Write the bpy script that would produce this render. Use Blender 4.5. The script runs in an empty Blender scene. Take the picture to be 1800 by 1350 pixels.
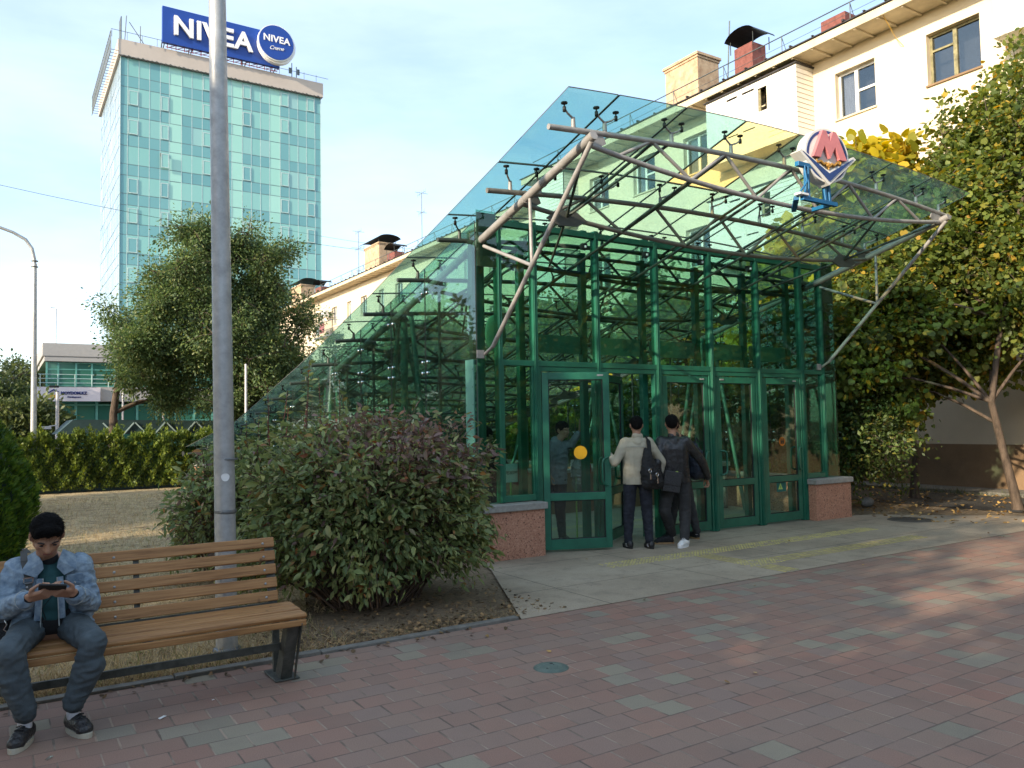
import bpy, bmesh, math, random
import numpy as np
from mathutils import Vector, Matrix, Euler, noise

# ------------------------------------------------------------------ camera, sky, sun, exposure
sc = bpy.context.scene
COL = sc.collection
PITCH, ROLL, YAW = math.radians(2.9), math.radians(1.02), math.radians(32.72)
cf = Vector((math.sin(YAW)*math.cos(PITCH), math.cos(YAW)*math.cos(PITCH), math.sin(PITCH)))
cr = Vector((math.cos(YAW), -math.sin(YAW), 0)); cu = cr.cross(cf)
r2 = cr*math.cos(ROLL) - cu*math.sin(ROLL); u2 = cu*math.cos(ROLL) + cr*math.sin(ROLL)
cam_d = bpy.data.cameras.new('camera'); cam = bpy.data.objects.new('camera', cam_d); COL.objects.link(cam)
cam.matrix_world = Matrix(((r2.x, u2.x, -cf.x, 0), (r2.y, u2.y, -cf.y, 0), (r2.z, u2.z, -cf.z, 1.65), (0, 0, 0, 1)))
cam_d.sensor_width = 36; cam_d.lens = 28.08; cam_d.clip_start = .05; cam_d.clip_end = 3000
sc.camera = cam

SUN_AZ = math.atan2(-1.0, -0.22)      # from +Y towards +X
SUN_EL = math.radians(19)
sd = Vector((math.sin(SUN_AZ)*math.cos(SUN_EL), math.cos(SUN_AZ)*math.cos(SUN_EL), math.sin(SUN_EL)))
sun_d = bpy.data.lights.new('sun', 'SUN'); sun = bpy.data.objects.new('sun', sun_d); COL.objects.link(sun)
sun_d.energy = 3.3; sun_d.angle = math.radians(.6); sun_d.color = (1, .85, .64)
sun.rotation_euler = sd.to_track_quat('Z', 'Y').to_euler()

w = bpy.data.worlds.new('World'); sc.world = w; w.use_nodes = True
nt = w.node_tree; nt.nodes.clear()
def nn(nt, typ, **kw):
    n = nt.nodes.new(typ)
    for k, v in kw.items():
        if k.startswith('i_'):
            n.inputs[k[2:].replace('_', ' ')].default_value = v
        else: setattr(n, k, v)
    return n
def lk(nt, a, b): nt.links.new(a, b)
sky = nn(nt, 'ShaderNodeTexSky', sky_type='NISHITA', sun_disc=False, sun_elevation=SUN_EL, sun_rotation=SUN_AZ % (2*math.pi),
         air_density=1.0, dust_density=1.6, ozone_density=1.6, altitude=800)
tc = nn(nt, 'ShaderNodeTexCoord')
mp = nn(nt, 'ShaderNodeMapping'); mp.inputs['Scale'].default_value = (1.2, 1.2, 4.5); mp.inputs['Rotation'].default_value = (.15, .1, .3)
lk(nt, tc.outputs['Generated'], mp.inputs['Vector'])
no = nn(nt, 'ShaderNodeTexNoise', i_Scale=1.7, i_Detail=6.0, i_Roughness=.55); lk(nt, mp.outputs[0], no.inputs['Vector'])
cr_ = nn(nt, 'ShaderNodeMapRange', i_From_Min=.36, i_From_Max=.78, i_To_Min=0.15, i_To_Max=.42); lk(nt, no.outputs[0], cr_.inputs['Value'])
mx = nn(nt, 'ShaderNodeMix', data_type='RGBA', blend_type='MIX'); lk(nt, cr_.outputs[0], mx.inputs[0]); lk(nt, sky.outputs[0], mx.inputs[6])
mx.inputs[7].default_value = (5.2, 5.9, 6.3, 1)
bg = nn(nt, 'ShaderNodeBackground', i_Strength=.145); lk(nt, mx.outputs[2], bg.inputs[0])
wo = nn(nt, 'ShaderNodeOutputWorld'); lk(nt, bg.outputs[0], wo.inputs[0])

sc.view_settings.view_transform = 'Standard'; sc.view_settings.look = 'None'
sc.view_settings.exposure = 1.28; sc.view_settings.gamma = 1; sc.view_settings.use_curve_mapping = False
cy = sc.cycles
cy.max_bounces = 8; cy.diffuse_bounces = 3; cy.glossy_bounces = 4; cy.transmission_bounces = 6; cy.transparent_max_bounces = 40
cy.use_denoising = True; cy.sample_clamp_indirect = 6; cy.caustics_reflective = False; cy.caustics_refractive = False
try: cy.denoiser = 'OPENIMAGEDENOISE'
except Exception: pass

rnd = random.Random(7)
rng = np.random.default_rng(7)

# ------------------------------------------------------------------ materials
M = {}
def new_mat(name):
    m = bpy.data.materials.new(name); m.use_nodes = True; m.node_tree.nodes.clear(); M[name] = m
    nt = m.node_tree; out = nn(nt, 'ShaderNodeOutputMaterial')
    return m, nt, out
def pbr(name, col, rough=.6, metal=0, var=.12, vscale=6.0, bump=0.0, bscale=40.0, col2=None, spec=.5, island=0.0, dirt=0.0, coat=0.0, stretch=None, transl=0):
    """Principled material: two-scale noise colour variation, optional per-island variation, bump"""
    m, nt, out = new_mat(name)
    p = nn(nt, 'ShaderNodeBsdfPrincipled'); p.inputs['Metallic'].default_value = metal
    p.inputs['Specular IOR Level'].default_value = spec; p.inputs['Coat Weight'].default_value = coat
    tcn = nn(nt, 'ShaderNodeTexCoord'); src = tcn.outputs['Object']
    if stretch:
        mpn = nn(nt, 'ShaderNodeMapping'); mpn.inputs['Scale'].default_value = stretch; lk(nt, src, mpn.inputs[0]); src = mpn.outputs[0]
    n1 = nn(nt, 'ShaderNodeTexNoise', i_Scale=vscale, i_Detail=6.0, i_Roughness=.65); lk(nt, src, n1.inputs['Vector'])
    mr = nn(nt, 'ShaderNodeMapRange', i_From_Min=.3, i_From_Max=.7, i_To_Min=0.0, i_To_Max=1.0); lk(nt, n1.outputs[0], mr.inputs[0])
    c2 = col2 or tuple(max(0, c*(1-var*2)) for c in col)
    mix = nn(nt, 'ShaderNodeMix', data_type='RGBA'); mix.inputs[6].default_value = (*[min(1, c*(1+var*.5)) for c in col], 1); mix.inputs[7].default_value = (*c2, 1)
    lk(nt, mr.outputs[0], mix.inputs[0]); cur = mix.outputs[2]
    if island:
        g = nn(nt, 'ShaderNodeNewGeometry'); h = nn(nt, 'ShaderNodeHueSaturation')
        a = nn(nt, 'ShaderNodeMapRange', i_To_Min=1-island, i_To_Max=1+island); lk(nt, g.outputs['Random Per Island'], a.inputs[0])
        lk(nt, a.outputs[0], h.inputs['Value']); lk(nt, cur, h.inputs['Color']); cur = h.outputs[0]
    lk(nt, cur, p.inputs['Base Color'])
    rr = nn(nt, 'ShaderNodeMapRange', i_From_Min=.3, i_From_Max=.7, i_To_Min=max(0, rough-.08), i_To_Max=min(1, rough+.08)); lk(nt, n1.outputs[0], rr.inputs[0]); lk(nt, rr.outputs[0], p.inputs['Roughness'])
    if bump:
        n2 = nn(nt, 'ShaderNodeTexNoise', i_Scale=bscale, i_Detail=5.0, i_Roughness=.6); lk(nt, src, n2.inputs['Vector'])
        b = nn(nt, 'ShaderNodeBump', i_Strength=bump, i_Distance=.02); lk(nt, n2.outputs[0], b.inputs['Height']); lk(nt, b.outputs[0], p.inputs['Normal'])
    lk(nt, p.outputs[0], out.inputs[0]); return m
def glassy(name, tint, f0=.05, wave=.0, grime=.0, wscale=1.2, milky=False):
    """thin pane: tinted see-through surface with angle dependent mirror reflection, ripple and dust"""
    m, nt, out = new_mat(name)
    tr = nn(nt, 'ShaderNodeBsdfTransparent'); tr.inputs[0].default_value = (*tint, 1)
    gl = nn(nt, 'ShaderNodeBsdfGlossy', i_Roughness=.02); gl.inputs[0].default_value = (.9, .97, .96, 1)
    lw = nn(nt, 'ShaderNodeLayerWeight', i_Blend=.5)
    pw = nn(nt, 'ShaderNodeMath', operation='POWER'); pw.inputs[1].default_value = 5; lk(nt, lw.outputs['Facing'], pw.inputs[0])
    ma = nn(nt, 'ShaderNodeMath', operation='MULTIPLY_ADD'); ma.inputs[1].default_value = 1-f0; ma.inputs[2].default_value = f0; lk(nt, pw.outputs[0], ma.inputs[0])
    mi = nn(nt, 'ShaderNodeMixShader'); lk(nt, ma.outputs[0], mi.inputs[0]); lk(nt, tr.outputs[0], mi.inputs[1]); lk(nt, gl.outputs[0], mi.inputs[2])
    last = mi
    tcn = nn(nt, 'ShaderNodeNewGeometry')
    if wave:
        n2 = nn(nt, 'ShaderNodeTexNoise', i_Scale=wscale, i_Detail=1.0); lk(nt, tcn.outputs['Position'], n2.inputs['Vector'])
        b = nn(nt, 'ShaderNodeBump', i_Strength=wave, i_Distance=.05); lk(nt, n2.outputs[0], b.inputs['Height']); lk(nt, b.outputs[0], gl.inputs['Normal'])
    if grime:
        df = nn(nt, 'ShaderNodeBsdfTranslucent' if milky else 'ShaderNodeBsdfDiffuse'); df.inputs[0].default_value = (.56, .72, .58, 1) if milky else (.32, .34, .30, 1)
        n3 = nn(nt, 'ShaderNodeTexNoise', i_Scale=2.2, i_Detail=7.0, i_Roughness=.7); lk(nt, tcn.outputs['Position'], n3.inputs['Vector'])
        mr = nn(nt, 'ShaderNodeMapRange', i_From_Min=.35, i_From_Max=.8, i_To_Min=grime*.3, i_To_Max=grime*1.6); lk(nt, n3.outputs[0], mr.inputs[0])
        m2 = nn(nt, 'ShaderNodeMixShader'); lk(nt, mr.outputs[0], m2.inputs[0]); lk(nt, mi.outputs[0], m2.inputs[1]); lk(nt, df.outputs[0], m2.inputs[2]); last = m2
    lk(nt, last.outputs[0], out.inputs[0]); return m
def leaf(name, cols, transl=.35, rough=.5, spec=.4):
    """foliage: colour per leaf from a ramp of kinds, diffuse plus some light through the leaf"""
    m, nt, out = new_mat(name)
    g = nn(nt, 'ShaderNodeNewGeometry'); ramp = nn(nt, 'ShaderNodeValToRGB'); ramp.color_ramp.interpolation = 'LINEAR'
    e = ramp.color_ramp.elements
    while len(e) > 1: e.remove(e[0])
    e[0].position = 0; e[0].color = (*cols[0][1], 1)
    for pos, c in cols[1:]:
        x = e.new(pos); x.color = (*c, 1)
    lk(nt, g.outputs['Random Per Island'], ramp.inputs[0])
    n1 = nn(nt, 'ShaderNodeTexNoise', i_Scale=.9, i_Detail=3.0); lk(nt, g.outputs['Position'], n1.inputs['Vector'])
    mr = nn(nt, 'ShaderNodeMapRange', i_From_Min=.3, i_From_Max=.7, i_To_Min=.72, i_To_Max=1.25); lk(nt, n1.outputs[0], mr.inputs[0])
    hs = nn(nt, 'ShaderNodeHueSaturation'); lk(nt, mr.outputs[0], hs.inputs['Value']); lk(nt, ramp.outputs[0], hs.inputs['Color'])
    p = nn(nt, 'ShaderNodeBsdfPrincipled', i_Roughness=rough); p.inputs['Specular IOR Level'].default_value = spec
    lk(nt, hs.outputs[0], p.inputs['Base Color'])
    t = nn(nt, 'ShaderNodeBsdfTranslucent'); h2 = nn(nt, 'ShaderNodeHueSaturation', i_Hue=.485, i_Saturation=1.15, i_Value=1.5); lk(nt, hs.outputs[0], h2.inputs['Color']); lk(nt, h2.outputs[0], t.inputs[0])
    mi = nn(nt, 'ShaderNodeMixShader'); mi.inputs[0].default_value = transl
    lk(nt, p.outputs[0], mi.inputs[1]); lk(nt, t.outputs[0], mi.inputs[2]); lk(nt, mi.outputs[0], out.inputs[0]); return m

pbr('steel_paint', (.36, .34, .32), .5, .15, var=.16, vscale=9, bump=.15, bscale=60)
pbr('steel_green', (.055, .068, .052), .5, .1, var=.2, vscale=7)
pbr('steel_paint_shaded', (.19, .175, .145), .5, .1, var=.2, vscale=7)  # steel_paint darkened for the second truss: shade under the roof put into the colour
pbr('column_green', (.085, .22, .155), .5, .1, var=.15, vscale=5)
pbr('frame_green', (.022, .155, .095), .38, .1, var=.16, vscale=3.5, bump=.04, bscale=25, coat=.15)
pbr('panel_green', (.10, .30, .22), .4, .1, var=.1, vscale=2)
pbr('band_green', (.10, .25, .17), .55, 0, var=.15, vscale=3)
pbr('plate_grey', (.13, .13, .11), .5, .3, var=.15, vscale=4)
pbr('gusset', (.10, .10, .09), .55, .2)
pbr('rubber', (.012, .013, .013), .6, 0)
pbr('chrome', (.75, .75, .75), .12, 1)
pbr('zinc', (.44, .445, .44), .5, .35, var=.15, vscale=11, bump=.08, bscale=120)
pbr('zinc_dark', (.2, .21, .21), .55, .5, var=.25, vscale=9)
pbr('cap_stone', (.34, .33, .30), .75, 0, var=.14, vscale=18, bump=.3, bscale=120)
pbr('asphalt', (.055, .052, .048), .9, 0, var=.25, vscale=8, bump=.4, bscale=150)
pbr('bark', (.12, .085, .06), .9, 0, var=.35, vscale=14, bump=.8, bscale=30, stretch=(1, 1, .3))
pbr('bark_pale', (.24, .20, .155), .9, 0, var=.3, vscale=10, bump=.6, bscale=30, stretch=(1, 1, .3))
pbr('twig', (.13, .085, .06), .8, 0, var=.2)
pbr('red_twig', (.13, .035, .03), .7, 0, var=.2)
pbr('bench_metal', (.105, .11, .095), .5, .25, var=.3, vscale=11, bump=.15)
pbr('kerb', (.2, .19, .165), .9, 0, var=.2, vscale=9, bump=.4, bscale=90)
pbr('plaster', (.76, .65, .48), .85, 0, var=.09, vscale=.45, bump=.12, bscale=30)
pbr('plaster_eave', (.62, .53, .38), .85, 0, var=.12, vscale=2.0, bump=.2, bscale=25)
pbr('plinth', (.24, .15, .082), .85, 0, var=.25, vscale=1.3, bump=.3, bscale=18, col2=(.18, .12, .07))
pbr('frame_white', (.72, .72, .70), .4, 0, var=.04)
pbr('frame_wood', (.28, .25, .13), .7, 0, var=.3, vscale=8)
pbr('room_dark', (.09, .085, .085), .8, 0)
pbr('curtain', (.62, .6, .62), .9, 0, var=.2, vscale=6, stretch=(8, 8, .5))
pbr('roof_sheet', (.05, .045, .045), .7, .1, var=.4, vscale=3)
pbr('brick_red', (.21, .07, .055), .85, 0, var=.2, vscale=8, bump=.3)
pbr('chimney_plaster', (.50, .38, .25), .9, 0, var=.18, vscale=4, bump=.4, bscale=20, col2=(.33, .21, .13))
pbr('black_metal', (.02, .025, .022), .5, .3)
pbr('rail_metal', (.13, .15, .15), .5, .5)
pbr('paper', (.84, .84, .82), .8, 0, var=.05)
pbr('blue_paint', (.015, .16, .36), .45, .1, var=.15, vscale=5)
pbr('sign_white', (.70, .68, .63), .5, 0, var=.08, vscale=4)
pbr('sign_navy', (.02, .055, .19), .45, 0, var=.1)
pbr('sign_rose', (.56, .19, .20), .55, 0, var=.08)
pbr('sign_gold', (.48, .25, .05), .5, 0, var=.2)
pbr('ad_blue', (.006, .05, .30), .45, 0, var=.03)
pbr('ad_white', (.85, .85, .85), .45, 0, var=.02)
pbr('ad_side', (.30, .16, .18), .6, 0)
pbr('tower_band', (.50, .44, .39), .7, 0, var=.04, vscale=.5)
pbr('clinic_grey', (.37, .36, .35), .6, 0, var=.05)
pbr('clinic_white', (.74, .68, .72), .5, 0, var=.03)
pbr('logo_navy', (.01, .02, .16), .5, 0)
pbr('logo_gold', (.65, .38, .05), .5, 0)
pbr('skin', (.40, .22, .14), .6, 0, var=.06, vscale=20, bump=.05, bscale=120)
pbr('hair', (.005, .0045, .0045), .75, 0, spec=.15, var=.3, vscale=60, bump=.6, bscale=180, stretch=(1, 1, .4))
pbr('denim', (.33, .42, .50), .92, 0, var=.2, vscale=19, bump=.6, bscale=260, col2=(.10, .165, .245))
pbr('denim_seam', (.42, .46, .46), .85, 0, var=.25, vscale=30)
pbr('teal_knit', (.022, .085, .09), .9, 0, var=.15, bump=.3, bscale=250)
pbr('black_knit', (.012, .012, .014), .9, 0, bump=.3, bscale=250)
pbr('grey_trousers', (.075, .10, .115), .85, 0, var=.14, vscale=9, bump=.25, bscale=200)
pbr('black_leather', (.026, .026, .028), .30, 0, var=.2, vscale=15, bump=.35, bscale=70)
pbr('sole_white', (.52, .48, .38), .7, 0, var=.15)
pbr('sole_tan', (.36, .22, .10), .7, 0)
pbr('sock_white', (.65, .65, .68), .9, 0)
pbr('beige_cloth', (.44, .40, .30), .9, 0, var=.08, vscale=8, bump=.2, bscale=200)
pbr('dark_jeans', (.018, .022, .035), .85, 0, var=.3, vscale=10, bump=.2, bscale=200)
pbr('charcoal_cloth', (.035, .035, .036), .85, 0, var=.15, bump=.2, bscale=200)
pbr('bag_black', (.012, .012, .014), .75, 0, var=.3, vscale=20, bump=.3, bscale=150)
pbr('bag_navy', (.02, .028, .05), .7, 0, var=.3, vscale=20, bump=.3, bscale=150)
pbr('shoe_white', (.78, .78, .76), .5, 0, var=.04)
pbr('strap_grey', (.09, .09, .085), .85, 0, var=.1, bump=.4, bscale=300)
pbr('grey_cloth', (.20, .23, .25), .85, 0, var=.15)
pbr('sticker_yellow', (.80, .43, .01), .5, 0, var=.02)
pbr('sticker_orange', (.50, .17, .02), .5, 0)
pbr('sticker_dark', (.03, .025, .02), .5, 0)
pbr('sign_red', (.28, .03, .03), .5, 0)
pbr('print_green', (.02, .14, .11), .6, 0)
pbr('warn_yellow', (.45, .62, .15), .5, 0)
pbr('white_pole', (.62, .60, .60), .5, .1)
pbr('cover_green', (.14, .185, .155), .7, .2, var=.12, vscale=8, bump=.5, bscale=60)
pbr('gully', (.09, .08, .068), .8, .2)
pbr('rock', (.22, .21, .19), .9, 0, var=.2, bump=.5)
pbr('litter_leaf', (.22, .135, .055), .85, 0, var=.2, vscale=12, island=.75, col2=(.12, .075, .04))
pbr('yellow_leaf', (.42, .27, .08), .8, 0, var=.3, island=.6, vscale=12, col2=(.25, .13, .05))
pbr('dry_blade', (.33, .27, .14), .85, 0, var=.25, vscale=1.5, island=.45, col2=(.16, .17, .07))
pbr('nostril', (.09, .03, .02), .6, 0)
pbr('lip', (.33, .12, .09), .5, 0)
pbr('eye_dark', (.01, .008, .008), .2, 0)
pbr('screen', (.008, .008, .01), .08, 0)
pbr('boot_brown', (.10, .045, .03), .8, 0)

glassy('roof_glass', (.58, .78, .76), .05, wave=.25, grime=.085, milky=True)
glassy('roof_glass_yellow', (.86, .84, .60), .05, wave=.25, grime=.07, milky=True)
glassy('side_glass', (.60, .79, .73), .09, wave=.10, grime=.02, wscale=.8)
glassy('front_glass', (.63, .81, .73), .045, wave=.1, grime=.012)
glassy('door_glass', (.80, .89, .85), .035, wave=.05, grime=.01)
glassy('window_glass', (.70, .72, .74), .10, wave=.1)
glassy('film', (.80, .86, .86), .08, wave=.3, grime=.35)

leaf('elm_leaf', [(0, (.045, .08, .032)), (.4, (.09, .145, .052)), (.8, (.14, .195, .065)), (1, (.20, .22, .08))])
leaf('far_leaf', [(0, (.05, .075, .03)), (.6, (.09, .12, .042)), (1, (.14, .16, .055))])
leaf('thuja_leaf', [(0, (.03, .075, .014)), (.5, (.07, .14, .018)), (1, (.17, .25, .03))], transl=.25)
leaf('hedge_leaf', [(0, (.05, .085, .02)), (.5, (.12, .175, .035)), (1, (.26, .31, .06))], transl=.3)
leaf('shrub_leaf', [(0, (.10, .15, .06)), (.45, (.19, .24, .09)), (.8, (.27, .31, .11)), (.95, (.30, .29, .12)), (.985, (.30, .15, .04)), (1, (.26, .10, .04))], transl=.25, spec=.35)
leaf('shrub_red_leaf', [(0, (.18, .115, .10)), (.45, (.26, .17, .14)), (.75, (.20, .20, .09)), (1, (.30, .12, .07))], transl=.25)
leaf('linden_leaf', [(0, (.055, .09, .02)), (.4, (.12, .165, .034)), (.78, (.19, .225, .045)), (.90, (.21, .20, .03)), (.955, (.42, .31, .03)), (1, (.42, .24, .05))], transl=.4)
leaf('catalpa_leaf', [(0, (.16, .19, .02)), (.3, (.40, .34, .03)), (.7, (.60, .46, .035)), (1, (.62, .42, .04))], transl=.4)
leaf('bush_leaf', [(0, (.03, .055, .015)), (.5, (.065, .10, .025)), (.85, (.11, .15, .03)), (1, (.26, .20, .04))], transl=.3)
leaf('glow_leaf', [(0, (.09, .14, .02)), (.5, (.22, .27, .03)), (1, (.50, .44, .05))], transl=.5)
leaf('grass_blade', [(0, (.20, .145, .07)), (.5, (.48, .37, .20)), (.85, (.60, .48, .28)), (.93, (.14, .17, .05)), (1, (.17, .20, .06))], transl=.3)

def math_(nt, op, a, b=None, c=None):
    n = nn(nt, 'ShaderNodeMath', operation=op)
    for k, v in enumerate((a, b, c)):
        if v is None: continue
        if isinstance(v, (int, float)): n.inputs[k].default_value = v
        else: lk(nt, v, n.inputs[k])
    return n.outputs[0]
def ramp_(nt, fac, stops, interp='LINEAR'):
    r = nn(nt, 'ShaderNodeValToRGB'); r.color_ramp.interpolation = interp; e = r.color_ramp.elements
    while len(e) > 1: e.remove(e[0])
    e[0].position = stops[0][0]; e[0].color = (*stops[0][1], 1)
    for p, c in stops[1:]:
        x = e.new(p); x.color = (*c, 1)
    lk(nt, fac, r.inputs[0]); return r.outputs[0]
def mixc(nt, f, a, b, mode='MIX'):
    n = nn(nt, 'ShaderNodeMix', data_type='RGBA', blend_type=mode)
    for k, v in ((0, f), (6, a), (7, b)):
        if isinstance(v, (int, float)): n.inputs[k].default_value = v
        elif isinstance(v, tuple): n.inputs[k].default_value = (*v, 1)
        else: lk(nt, v, n.inputs[k])
    return n.outputs[2]
def noise_(nt, vec, scale, detail=4.0, rough=.6):
    n = nn(nt, 'ShaderNodeTexNoise', i_Scale=float(scale), i_Detail=float(detail), i_Roughness=rough); lk(nt, vec, n.inputs['Vector']); return n.outputs[0]
def mrange(nt, v, a, b, c=0.0, d=1.0):
    n = nn(nt, 'ShaderNodeMapRange'); lk(nt, v, n.inputs[0])
    for k, x in zip((1, 2, 3, 4), (a, b, c, d)): n.inputs[k].default_value = x
    return n.outputs[0]
def finish(nt, out, col, rough, height=None, strength=.5, dist=.01, metal=0, spec=.4):
    p = nn(nt, 'ShaderNodeBsdfPrincipled'); p.inputs['Metallic'].default_value = metal; p.inputs['Specular IOR Level'].default_value = spec
    lk(nt, col, p.inputs['Base Color'])
    if isinstance(rough, (int, float)): p.inputs['Roughness'].default_value = rough
    else: lk(nt, rough, p.inputs['Roughness'])
    if height is not None:
        b = nn(nt, 'ShaderNodeBump', i_Strength=strength, i_Distance=dist); lk(nt, height, b.inputs['Height']); lk(nt, b.outputs[0], p.inputs['Normal'])
    lk(nt, p.outputs[0], out.inputs[0])
def xyz(nt):
    g = nn(nt, 'ShaderNodeNewGeometry'); s = nn(nt, 'ShaderNodeSeparateXYZ'); lk(nt, g.outputs['Position'], s.inputs[0]); return g.outputs['Position'], s.outputs

def paver_mat():
    m, nt, out = new_mat('pavers'); pos, s = xyz(nt)
    W, Hh = .195, .185
    v = math_(nt, 'DIVIDE', math_(nt, 'SUBTRACT', s[1], .06), Hh); row = math_(nt, 'FLOOR', v); fv = math_(nt, 'SUBTRACT', v, row)
    off = math_(nt, 'MULTIPLY', math_(nt, 'MODULO', math_(nt, 'ADD', row, 1000), 2.0), .5)
    u = math_(nt, 'ADD', math_(nt, 'DIVIDE', math_(nt, 'SUBTRACT', s[0], .07), W), off); colm = math_(nt, 'FLOOR', u); fu = math_(nt, 'SUBTRACT', u, colm)
    cb = nn(nt, 'ShaderNodeCombineXYZ'); lk(nt, colm, cb.inputs[0]); lk(nt, row, cb.inputs[1])
    wn = nn(nt, 'ShaderNodeTexWhiteNoise', noise_dimensions='2D'); lk(nt, cb.outputs[0], wn.inputs[0]); r1 = wn.outputs[0]
    wn2 = nn(nt, 'ShaderNodeTexWhiteNoise', noise_dimensions='3D'); cb.inputs[2].default_value = 3.7; lk(nt, cb.outputs[0], wn2.inputs[0]); r2_ = wn2.outputs[0]
    # some rows of stray grey-green blocks, clustered
    cl = nn(nt, 'ShaderNodeTexNoise', i_Scale=.33, i_Detail=1.0); lk(nt, cb.outputs[0], cl.inputs['Vector'])
    grey = math_(nt, 'GREATER_THAN', math_(nt, 'ADD', math_(nt, 'MULTIPLY', r1, .46), cl.outputs[0]), .935)
    base = ramp_(nt, r2_, [(0, (.245, .148, .112)), (.35, (.31, .165, .122)), (.6, (.285, .182, .135)), (.8, (.25, .175, .145)), (1, (.335, .19, .135))])
    # gradual change from red to bluish-brown over metres: patches of different batches
    big = mrange(nt, noise_(nt, pos, .55, 3), .38, .66)
    base = mixc(nt, math_(nt, 'MULTIPLY', big, .6), base, (.25, .182, .142))
    greyc = ramp_(nt, r2_, [(0, (.225, .20, .150)), (.5, (.285, .25, .18)), (1, (.24, .215, .17))])
    c = mixc(nt, grey, base, greyc)
    fine = mrange(nt, noise_(nt, pos, 160, 3, .7), .3, .7, .78, 1.18)
    fn = nn(nt, 'ShaderNodeHueSaturation'); lk(nt, fine, fn.inputs['Value']); lk(nt, c, fn.inputs['Color']); c = fn.outputs[0]
    stain = mrange(nt, noise_(nt, pos, 2.3, 6, .65), .5, .78); c = mixc(nt, math_(nt, 'MULTIPLY', stain, .4), c, (.15, .12, .10)); c = mixc(nt, mrange(nt, noise_(nt, pos, .9, 7, .7), .35, .7, .0, .28), c, (.27, .20, .16))
    # joints: sandy on the cross joints, dark on the long ones, both broken up
    wob = math_(nt, 'MULTIPLY', math_(nt, 'SUBTRACT', noise_(nt, pos, 22, 3), .5), .05)
    du = math_(nt, 'ADD', math_(nt, 'MINIMUM', fu, math_(nt, 'SUBTRACT', 1.0, fu)), wob); dv = math_(nt, 'ADD', math_(nt, 'MINIMUM', fv, math_(nt, 'SUBTRACT', 1.0, fv)), wob)
    brk = mrange(nt, noise_(nt, pos, 5.5, 4), .38, .56, 0.008, .028)
    ju = math_(nt, 'LESS_THAN', du, math_(nt, 'ADD', brk, .004)); jv = math_(nt, 'LESS_THAN', dv, brk)
    sand = mixc(nt, mrange(nt, noise_(nt, pos, 3.1, 3), .42, .6), (.33, .25, .19), (.13, .10, .08))
    c = mixc(nt, ju, c, sand); c = mixc(nt, math_(nt, 'MULTIPLY', jv, .8), c, (.12, .09, .075))
    hgt = math_(nt, 'ADD', math_(nt, 'MULTIPLY', mrange(nt, math_(nt, 'MINIMUM', du, dv), .0, .05), .6), math_(nt, 'ADD', math_(nt, 'MULTIPLY', noise_(nt, pos, 120, 3), .15), math_(nt, 'MULTIPLY', r2_, .25)))
    finish(nt, out, c, .82, hgt, .6, .006, spec=.3)
paver_mat()

def concrete_mat():
    m, nt, out = new_mat('concrete'); pos, s = xyz(nt)
    big = noise_(nt, pos, .8, 6, .6); mid = noise_(nt, pos, 4.5, 6, .7); fine = noise_(nt, pos, 120, 3, .7)
    c = ramp_(nt, big, [(.3, (.25, .20, .15)), (.5, (.35, .285, .21)), (.7, (.42, .345, .26))])
    c = mixc(nt, math_(nt, 'MULTIPLY', mrange(nt, mid, .5, .72), .5), c, (.14, .12, .10))
    v = nn(nt, 'ShaderNodeTexVoronoi', i_Scale=7.0); lk(nt, pos, v.inputs['Vector'])
    spot = math_(nt, 'LESS_THAN', v.outputs['Distance'], .07); c = mixc(nt, math_(nt, 'MULTIPLY', spot, .6), c, (.06, .055, .05))
    # large slabs 1.6 x 1.3 m
    def joint(src, size, o):
        q = math_(nt, 'DIVIDE', math_(nt, 'SUBTRACT', src, o), size); f = math_(nt, 'FRACT', q)
        d = math_(nt, 'MINIMUM', f, math_(nt, 'SUBTRACT', 1.0, f)); return math_(nt, 'MULTIPLY', d, size)
    wob = math_(nt, 'MULTIPLY', math_(nt, 'SUBTRACT', mid, .5), .03)
    d = math_(nt, 'MINIMUM', joint(math_(nt, 'ADD', s[0], wob), 1.7, 4.72), joint(math_(nt, 'ADD', s[1], wob), 1.28, 5.32))
    j = math_(nt, 'LESS_THAN', d, .006); c = mixc(nt, math_(nt, 'MULTIPLY', j, .75), c, (.05, .045, .04))
    f = nn(nt, 'ShaderNodeHueSaturation'); lk(nt, mrange(nt, fine, .3, .7, .8, 1.18), f.inputs['Value']); lk(nt, c, f.inputs['Color'])
    h = math_(nt, 'ADD', math_(nt, 'MULTIPLY', fine, .25), math_(nt, 'ADD', math_(nt, 'MULTIPLY', mid, .5), math_(nt, 'MULTIPLY', j, -1.0)))
    finish(nt, out, f.outputs[0], .85, h, .45, .006, spec=.3)
concrete_mat()
def granite_mat():
    m, nt, out = new_mat('granite_pink'); pos, s = xyz(nt)
    v = nn(nt, 'ShaderNodeTexVoronoi', i_Scale=70.0); lk(nt, pos, v.inputs['Vector']); sp = nn(nt, 'ShaderNodeSeparateColor'); lk(nt, v.outputs['Color'], sp.inputs[0])
    c = ramp_(nt, sp.outputs[0], [(0, (.13, .07, .05)), (.05, (.22, .11, .075)), (.08, (.40, .19, .125)), (.6, (.50, .245, .16)), (1, (.58, .33, .23))])
    c = mixc(nt, math_(nt, 'MULTIPLY', mrange(nt, noise_(nt, pos, 2.5, 4), .45, .8), .45), c, (.26, .12, .085))
    finish(nt, out, c, .42, noise_(nt, pos, 200, 2), .1, .003)
granite_mat()
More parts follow.
